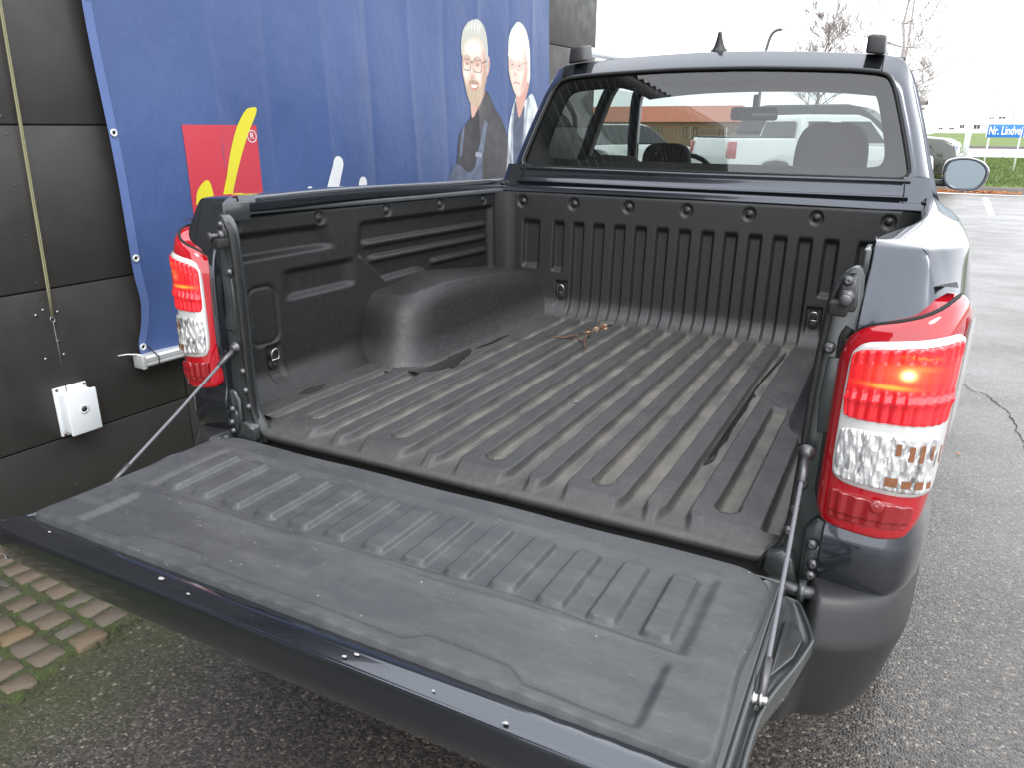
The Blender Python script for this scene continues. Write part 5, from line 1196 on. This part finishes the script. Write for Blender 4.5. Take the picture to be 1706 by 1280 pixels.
blob('puddle', [(.452, .37, .002), (.459, .42, .010), (.455, .50, .007), (.458, .58, .010), (.455, .66, .008), (.452, .74, .012), (.455, .85, .010), (.450, .95, .013), (.452, 1.0, .014), (.450, 1.04, .006), (.456, 1.2, .005), (.465, 1.4, .006), (.470, 1.55, .009), (.472, 1.62, .001)], 'water_film', 'long thin streak of dark water in the groove near the right side of the bed', Z0 + .001, seed=3)
blob('puddle', [(-.67, .612, .005), (-.60, .625, .018), (-.555, .67, .028), (-.540, .76, .036), (-.552, .84, .028), (-.562, .92, .018), (-.575, .97, .003)], 'water_film', 'dark water pooled around the corner of the left wheel arch', .8428, seed=5)
blob('puddle', [(-.556, .98, .002), (-.553, 1.03, .008), (-.548, 1.10, .006), (-.550, 1.16, .009), (-.548, 1.24, .002)], 'water_film', 'small dark water trail beyond the pool at the left wheel arch', .8428, seed=8)
blob('puddle', [(-.742, .235, .004), (-.74, .26, .017), (-.742, .29, .020), (-.742, .32, .015), (-.742, .345, .003)], 'water_film', 'small round wet spot on the bed floor below the left tie-down ring', .8428, seed=11)
db = thing('plant_debris', 'dry reddish twig and shrivelled leaves lying near the front of the bed floor', 'twig', (0, 0, 0)); db.matrix_world = trk.matrix_world.copy()
zf = .8432
tube('twig', [(-.375, 1.262, zf + .004), (-.355, 1.285, zf + .007), (-.33, 1.285, zf + .004), (-.305, 1.335, zf + .008), (-.285, 1.345, zf + .006)], [.002, .003, .0035, .003, .002], 'twig_bark', db, 6)
tube('twig', [(-.305, 1.335, zf + .008), (-.262, 1.28, zf + .006), (-.232, 1.265, zf + .008), (-.205, 1.20, zf + .004), (-.178, 1.165, zf + .004)], [.003, .0035, .003, .003, .0015], 'twig_bark', db, 6)
tube('twig', [(-.232, 1.265, zf + .008), (-.255, 1.345, zf + .010), (-.25, 1.40, zf + .012)], [.003, .0025, .002], 'twig_bark', db, 6)
tube('twig', [(-.28, 1.55, zf), (-.30, 1.58, zf + .03), (-.295, 1.585, zf + .075)], [.0014, .0012, .0008], 'twig_bark', db, 5)
tube('twig', [(-.33, 1.50, zf), (-.345, 1.54, zf + .03), (-.34, 1.53, zf + .055)], [.0012, .001, .0007], 'twig_bark', db, 5)
lf = random.Random(4)
for k in range(34):
    t_ = lf.random(); x = -.285 + .02 * t_ + lf.uniform(-.028, .028); y = 1.38 + .26 * t_ + lf.uniform(-.02, .02); a = lf.uniform(0, 6.28); s_ = lf.uniform(.006, .016); V = []
    for j in range(6): V.append((x + s_ * math.cos(a + j * 1.047) * (1 if j % 2 else .55), y + s_ * math.sin(a + j * 1.047) * .8, zf - .008 + lf.uniform(0, .014)))
    pyd('leaf', V, [tuple(range(6))], lf.choice(['dry_leaf', 'twig_bark', 'twig_bark', 'interior_dark']), db, False)

# ================================================================== SURROUNDINGS
def px_at(u, v, y):
    """world point of a photo direction at depth y (used once to set out far things at true distance)"""
    d = Matrix(RW) @ Vector(((u - 853) / 1256.18, -(v - 640) / 1256.18, -1)); c = Vector((.811502, -1.382817, 1.611824)); return c + d * ((y - c.y) / d.y)

# ---- bare trees
def tree(name, label, loc, height, seed, mat='bark', spread=.5, lean=(0, 0), levels=5, r0=.13, larch=False):
    q = random.Random(seed); root = thing(name, label, 'tree', loc, group='bare trees in the background')
    TV, TF, CV, CF = [], [], [], []
    def add(pts, rr, V, F, n=5):
        v, f = tubemesh(pts, rr, n, False); b = len(V); V += v; F += [tuple(i + b for i in k) for k in f]
    def grow(p, d, L_, r_, lv):
        pts = [p.copy()]; rr = [r_]; dd_ = d.copy(); n_ = 5
        for i in range(n_):
            dd_ = (dd_ + Vector((q.uniform(-1, 1), q.uniform(-1, 1), q.uniform(-.3, .7))) * .16).normalized(); pts.append(pts[-1] + dd_ * L_ / n_); rr.append(max(.010, r_ * (1 - .62 * (i + 1) / n_)))
        add(pts, rr, CV, CF, 4 if lv > 1 else 3)
        if lv <= 0: return
        for k in range(q.choice((4, 5, 5)) if lv > 1 else 5):
            i = q.randint(1, n_); ax_ = Vector((q.uniform(-1, 1), q.uniform(-1, 1), q.uniform(-.1, .6))).normalized()
            grow(pts[i], (dd_ * .9 + ax_ * .95).normalized(), L_ * q.uniform(.55, .78), rr[i] * .62, lv - 1)
    base = Vector((0, 0, 0)); top = Vector((lean[0], lean[1], height)); pts = [base.lerp(top, t) + Vector((q.uniform(-1, 1), q.uniform(-1, 1), 0)) * .03 * height * (0 < t < 1) for t in np.linspace(0, 1, 10)]
    rr = [r0 * (1 - .82 * t) for t in np.linspace(0, 1, 10)]; add(pts, rr, TV, TF, 8)
    for i in range(3, 10):
        for k in range(4 if larch else 3):
            a = q.uniform(0, 6.28); up_ = q.uniform(.05, .35) if larch else q.uniform(.25, 1.0); t_ = i / 9
            d = Vector((math.cos(a), math.sin(a), up_)).normalized(); grow(pts[i], d, height * spread * (1.15 - .75 * t_) * q.uniform(.55, .9), rr[i] * .45, levels - (2 if larch else 2))
    pyd('trunk', TV, TF, mat, root); pyd('crown', CV, CF, mat, root); return root
def at(u, v, y, z=None):
    p = px_at(u, v, y); return (p.x, p.y, float(lift(p.x, p.y)) if z is None else z)
t1 = at(1372, 85, 60); tree('bare_tree', 'bare round-crowned tree rising behind the middle of the pickup roof', t1, 8.3, 11, spread=.50, r0=.17, levels=5)
t2 = at(1484, 110, 34); tree('bare_tree', 'tall bare larch-like tree with drooping side branches right of the roof rail', t2, 7.6, 5, 'pale_bark', spread=.38, larch=True, levels=4, r0=.11, lean=(.35, 0))
t3 = at(1528, 180, 48); tree('bare_tree', 'small bare tree just right of the cab pillar', t3, 3.7, 23, 'pale_bark', spread=.36, levels=4, r0=.06)
for i, (u, y, h) in enumerate(((1652, 78, 3.6), (1684, 84, 3.8))):
    tree('bare_tree', ('thin distant bare sapling left above the blue street sign', 'thin distant bare sapling right above the blue street sign')[i], at(u, 215, y), h, 40 + i, 'pale_bark', spread=.26, levels=3, r0=.05)

# ---- street lamp, flagpole, white post, sign
def pole_thing(name, label, cat, u, v, y, top, r0, r1, mat, part):
    p = at(u, v, y); o = thing(name, label, cat, p); tube(part, [(0, 0, 0), (0, 0, top * .5), (0, 0, top)], [r0, (r0 + r1) / 2, r1], mat, o, 10); return o, p
a0 = px_at(1272, 95, 45); o = thing('street_lamp', 'curved grey street lamp arm rising behind the pickup roof', 'street lamp', (a0.x, a0.y, 0))
b0 = px_at(1283, 62, 45); c0 = px_at(1292, 51, 45); e0 = px_at(1303, 48, 45)
tube('pole', cr([(0, 0, 0), (0, 0, 3), (0, 0, a0.z - .4), (.03, 0, a0.z), (b0.x - a0.x, 0, b0.z), (c0.x - a0.x, 0, c0.z), (e0.x - a0.x, 0, e0.z)], 40), .085, 'dull_steel', o, 8)
box('lamp_head', (e0.x - a0.x + .12, 0, e0.z + .0), (.40, .16, .08), 'galvanised', o, .03)
o, p = pole_thing('flagpole', 'tall thin pale flagpole beside the bare larch', 'flagpole', 1508, 100, 40, 13, .050, .035, 'pale_bark', 'mast')
place('finial', lathe_mesh('finial', [(.05, 0), (.07, .05), (.05, .1), (.01, .12)], 12), 'galvanised', (0, 0, 13), (0, 0, 1), o)
o, p = pole_thing('white_post', 'thick white post standing on the lawn behind the door mirror', 'post', 1606, 262, 30, 2.05, .10, .09, 'white_post', 'shaft')
place('cap', lathe_mesh('cap', [(.10, 0), (.10, .02), (.06, .05), (.01, .06)], 16), 'white_post', (0, 0, 2.05), (0, 0, 1), o)
SA = px_at(1645, 218, 27); SB = px_at(1707, 217, 27); sc_ = (SA + SB) / 2; wS = (SB - SA).length; hS = px_at(1675, 207, 27).z - px_at(1675, 229, 27).z
sg_ = thing('street_sign', 'blue street name sign with white lettering on two thin posts at the right edge', 'street sign', (sc_.x, sc_.y, float(lift(sc_.x, sc_.y))))
zc_ = sc_.z - sg_.location.z
box('sign_plate', (0, 0, zc_), (wS, .02, hS), 'sign_blue', sg_, .004)
for x in (-1, 1): box('sign_end', (x * (wS / 2 + .008), 0, zc_), (.022, .024, hS * 1.05), 'sign_white', sg_, .002)
tx = textmesh('Nr. Lindvej', hS * .90, .002, .006); w_ = max(v.co.x for v in tx.vertices) - min(v.co.x for v in tx.vertices)
lo_ = link('lettering', tx, 'sign_white', sg_, False); lo_.rotation_euler = (R(90), 0, 0); lo_.location = (0, -.0135, zc_ - .0); lo_.scale = (wS * .90 / w_, 1, 1)
for x in (-.42, .42): tube('sign_post', [(x * wS, .03, 0), (x * wS, .03, zc_ + hS / 2)], .022, 'white_post', sg_, 8)

# ---- distant white buildings
def building(name, label, x0, x1, y, z0, z1, depth=8, roof='flat', wall='white_wall', roofm='roof_slate', wins=(), rh=1.0):
    xc = (x0 + x1) / 2; o = thing(name, label, 'building', (xc, y, z0), group='white buildings on the horizon' if wall == 'white_wall' else None); w_ = x1 - x0; h = z1 - z0
    box('wall', (0, depth / 2, h / 2 - .3), (w_, depth, h + .6), wall, o, 0)
    if roof == 'flat': box('roof', (0, depth / 2, h + .06), (w_ + .2, depth + .2, .12), roofm, o, 0)
    else:
        e = .35; V = [(-w_ / 2 - e, -e, h), (w_ / 2 + e, -e, h), (w_ / 2 + e, depth + e, h), (-w_ / 2 - e, depth + e, h), (-w_ / 2 - e + (2.2 if roof == 'hip' else 0), depth / 2, h + rh), (w_ / 2 + e - (2.2 if roof == 'hip' else 0), depth / 2, h + rh)]
        pyd('roof', V, [(0, 1, 5, 4), (2, 3, 4, 5), (1, 2, 5), (3, 0, 4), (3, 2, 1, 0)], roofm, o, False)
    for (a, b, c, d) in wins:
        f = box('window', (a, -.01, c), (b, .06, d), 'window_dark', o, 0); box('frame', (a, -.045, c), (b * .06, .02, d), 'white_post', f, 0)
    return o
def bpx(name, label, u0, u1, vt, vb, y, wins=(), **k):
    a = px_at(u0, vt, y); b = px_at(u1, vt, y); g = px_at((u0 + u1) / 2, vb, y); W_ = []
    for (wu0, wu1, wv0, wv1) in wins:
        p = px_at(wu0, wv0, y); q = px_at(wu1, wv1, y); W_.append(((p.x + q.x) / 2 - (a.x + b.x) / 2, abs(q.x - p.x), (p.z + q.z) / 2 - g.z, abs(p.z - q.z)))
    return building(name, label, a.x, b.x, y, g.z, a.z, wins=W_, **k)
bpx('white_building', 'white two-storey building just right of the cab pillar with grey upper windows', 1500, 1556, 150, 226, 95, wins=[(1529, 1546, 168, 174), (1531, 1540, 179, 182), (1508, 1522, 168, 176)], roof='gable', roofm='white_wall', rh=1.2)
bpx('white_building', 'long low white hall with grey windows far behind the white post', 1556, 1640, 185, 226, 110, wins=[(1600, 1606, 207, 213), (1613, 1617, 207, 213), (1623, 1632, 207, 214), (1564, 1570, 212, 215), (1582, 1589, 212, 215)], roofm='white_wall')
bpx('white_building', 'wide white hall far away above the blue street sign', 1641, 1790, 181, 226, 120, wins=[(1648, 1656, 195, 197), (1664, 1675, 194, 197), (1720, 1760, 195, 205)], roofm='white_wall')
# ---- low building with an orange roof seen through the cab window
ro_ = building('brick_building', 'long low brick building with orange tiled roof seen through the cab windows', -44, -13.2, 74, 0, 2.15, 9, 'hip', 'brick_wall', 'roof_tile', [(x, 1.4, 1.15, 1.0) for x in np.arange(-14, 15, 3.4)], 1.55)
# timber fence before it
fx = thing('timber_fence', 'brown upright-board fence beyond the grass seen through the cab window', 'fence', (-15, 60, 0))
pk = bpy.data.meshes.new('board'); bm = bmesh.new(); bmesh.ops.create_cube(bm, size=1, matrix=Matrix.Translation((0, 0, .8)) @ Matrix.Diagonal((.20, .03, 1.6, 1))); bm.to_mesh(pk); bm.free(); pk.materials.append(M['timber'])
for i in range(76):
    b = bpy.data.objects.new('board', pk); COL.objects.link(b); b.parent = fx; b.location = (-9 + i * .255, 0, random.uniform(-.03, .03))
box('rail', (.6, .04, 1.2), (19.5, .05, .10), 'timber', fx, 0); box('rail', (.6, .04, .4), (19.5, .05, .10), 'timber', fx, 0)
strip('lawn', -60, -2.5, 40, 74, .02, 'grass', 12, 6, slope=False)

# ---- background vehicles
def vehicle(name, label, cat, loc, rz, kind, paint, scale=1.0):
    o = thing(name, label, cat, loc, rz); o.scale = (scale,) * 3
    def shell(nm, prof, w0, w1, z0, z1, mat, bv=.05):
        n_ = len(prof); V = []
        for s in (-1, 1):
            for x, z in prof: t = (z - z0) / max(z1 - z0, .01); V.append((x, s * (w0 + (w1 - w0) * max(0, min(1, t))) / 2, z))
        F = [tuple(range(n_))[::-1], tuple(range(n_, 2 * n_))] + [(i, (i + 1) % n_, n_ + (i + 1) % n_, n_ + i) for i in range(n_)]
        me = bpy.data.meshes.new(nm); me.from_pydata(V, [], F); bm = bmesh.new(); bm.from_mesh(me); bmesh.ops.recalc_face_normals(bm, faces=bm.faces); bm.to_mesh(me); bm.free()
        b = link(nm, me, mat, o, False); return bev(b, bv, 3, 25)
    if kind == 'suv':
        shell('body', [(-2.3, .45), (-2.32, .8), (-2.28, 1.10), (-1.2, 1.13), (.6, 1.12), (1.1, 1.10), (2.05, 1.02), (2.27, .92), (2.34, .70), (2.30, .40), (2.1, .32), (1.92, .36), (1.86, .62), (1.68, .78), (1.42, .82), (1.16, .78), (.98, .62), (.92, .34), (-.95, .34), (-1.01, .62), (-1.2, .78), (-1.45, .82), (-1.7, .78), (-1.88, .62), (-1.95, .38)], 1.86, 1.70, .3, 1.15, paint, .06)
        shell('greenhouse', [(-2.25, 1.12), (-2.0, 1.62), (-1.6, 1.70), (.1, 1.70), (.45, 1.62), (1.15, 1.11)], 1.70, 1.30, 1.1, 1.7, 'window_dark', .05)
        shell('roof', [(-2.05, 1.645), (-1.6, 1.715), (.1, 1.715), (.42, 1.645)], 1.30, 1.25, 1.64, 1.72, paint, .03)
        wx = (1.42, -1.45); hl_ = 2.22
    else:
        shell('body', [(-2.6, .55), (-2.62, .95), (-2.58, 1.32), (-1.05, 1.32), (-1.0, 1.20), (1.1, 1.15), (2.1, 1.06), (2.4, .92), (2.45, .60), (2.35, .42), (2.02, .42), (1.94, .66), (1.76, .82), (1.5, .86), (1.24, .82), (1.06, .66), (1.0, .45), (-1.0, .45), (-1.06, .66), (-1.24, .82), (-1.5, .86), (-1.76, .82), (-1.94, .66), (-2.0, .5)], 1.90, 1.78, .4, 1.33, paint, .05)
        box('bed_cover', (-1.80, 0, 1.335), (1.48, 1.55, .03), 'black_plastic', o, .01)
        shell('cab', [(-1.0, 1.18), (-.88, 1.72), (-.75, 1.80), (.55, 1.80), (.80, 1.72), (1.45, 1.14)], 1.76, 1.36, 1.15, 1.8, paint, .06)
        for s in (-1, 1):
            for (x0, x1) in ((-.78, -.10), (0, .88)):
                V = [(x0, s * .875, 1.22), (x1 + .25 * (x1 > .5), s * .875, 1.22), (x1 - .1, s * .745, 1.66), (x0 + .06, s * .745, 1.66)]; pyd('side_window', V, [(0, 1, 2, 3)], 'window_dark', o, False)
        V = [(-1.005, -.70, 1.28), (-1.005, .70, 1.28), (-.935, .60, 1.66), (-.935, -.60, 1.66)]; pyd('rear_window', V, [(0, 1, 2, 3)], 'window_dark', o, False)
        for s in (-1, 1): box('tail_light', (-2.53, s * .86, 1.08), (.18, .14, .34), 'red_lens', o, .02)
        box('rear_bumper', (-2.62, 0, .62), (.14, 1.8, .16), 'black_plastic', o, .03)
        wx = (1.5, -1.5); hl_ = 2.3
    for s in (-1, 1):
        for x in wx:
            w_ = thing('wheel', None, None); w_.parent = o; w_.location = (x, s * .82, .36)
            bm = bmesh.new(); bmesh.ops.create_cone(bm, segments=28, radius1=.36, radius2=.36, depth=.24, cap_ends=True, matrix=Matrix.Rotation(R(90), 4, 'X')); bev(bmo('tyre', bm, 'rubber', w_), .03)
            bm = bmesh.new(); bmesh.ops.create_cone(bm, segments=24, radius1=.23, radius2=.21, depth=.26, cap_ends=True, matrix=Matrix.Rotation(R(90), 4, 'X'))
            bmo('rim', bm, 'dull_steel', w_)
        box('headlight', (hl_ - .03, s * .68, .86), (.14, .34, .15), 'clear_reflector', o, .02)
        tube('wheel_arch_trim', [(wx[0] + .47 * math.cos(a), s * .925, .36 + .47 * math.sin(a)) for a in np.linspace(.1, math.pi - .1, 14)], .03, 'black_plastic', o, 6)
    box('bumper', (hl_ + .05, 0, .52), (.14, 1.6, .20), 'black_plastic', o, .04); box('number_plate', (hl_ + .125, 0, .52), (.012, .5, .11), 'sign_white', o, 0)
    return o
p = px_at(1590, 260, 24.0); vehicle('parked_suv', 'olive-grey car whose front shows between the cab pillar and the door mirror', 'car', (p.x - 2.95, 24.0, .0), R(-6), 'suv', 'car_olive', 1.32)
p = px_at(1205, 240, 17.5); vehicle('parked_pickup', 'white pickup with black bed cover and red tail light seen through the rear window', 'pickup truck', (p.x + 1.9, 18.8, 0), R(40), 'pickup', 'car_white', 1.06)
p = px_at(1055, 250, 22); vehicle('parked_car', 'pale car seen through the left half of the rear window', 'car', (p.x - .6, 23.0, 0), R(60), 'suv', 'car_white')
# ---- leaf litter at the kerb
V, F = [], []
for i in range(1500):
    x = random.gauss(2.0, .55); y = 22.55 - .045 * x - abs(random.gauss(0, .16)) - .02; s_ = random.uniform(.02, .05); a = random.uniform(0, 6.28); b = len(V); z = .008 + random.uniform(0, .05)
    for k in range(4): V.append((x + s_ * math.cos(a + k * 1.57), y + s_ * math.sin(a + k * 1.57), z + random.uniform(0, .03)))
    F.append((b, b + 1, b + 2, b + 3))
tag(pyd('leaf_litter', V, F, 'leaf_orange', None, False), 'orange fallen leaves heaped along the kerb left of the door mirror', 'leaves', kind='stuff')
# grass blades along the kerb lawn in view
V, F = [], []
for i in range(24000):
    x = random.uniform(.5, 7); y = random.uniform(22.75, 32); y -= .045 * x; h = random.uniform(.03, .08); a = random.uniform(0, 3.14); w_ = .012; z = float(lift(x, y)) if i % 1 == 0 else 0; z += .115; b = len(V)
    V += [(x - w_ * math.cos(a), y - w_ * math.sin(a), z), (x + w_ * math.cos(a), y + w_ * math.sin(a), z), (x + random.uniform(-.03, .03), y + random.uniform(-.03, .03), z + h)]; F.append((b, b + 1, b + 2))
tag(pyd('grass', V, F, 'grass', None, False), 'short green grass on the lawn behind the kerb', 'grass', kind='stuff')
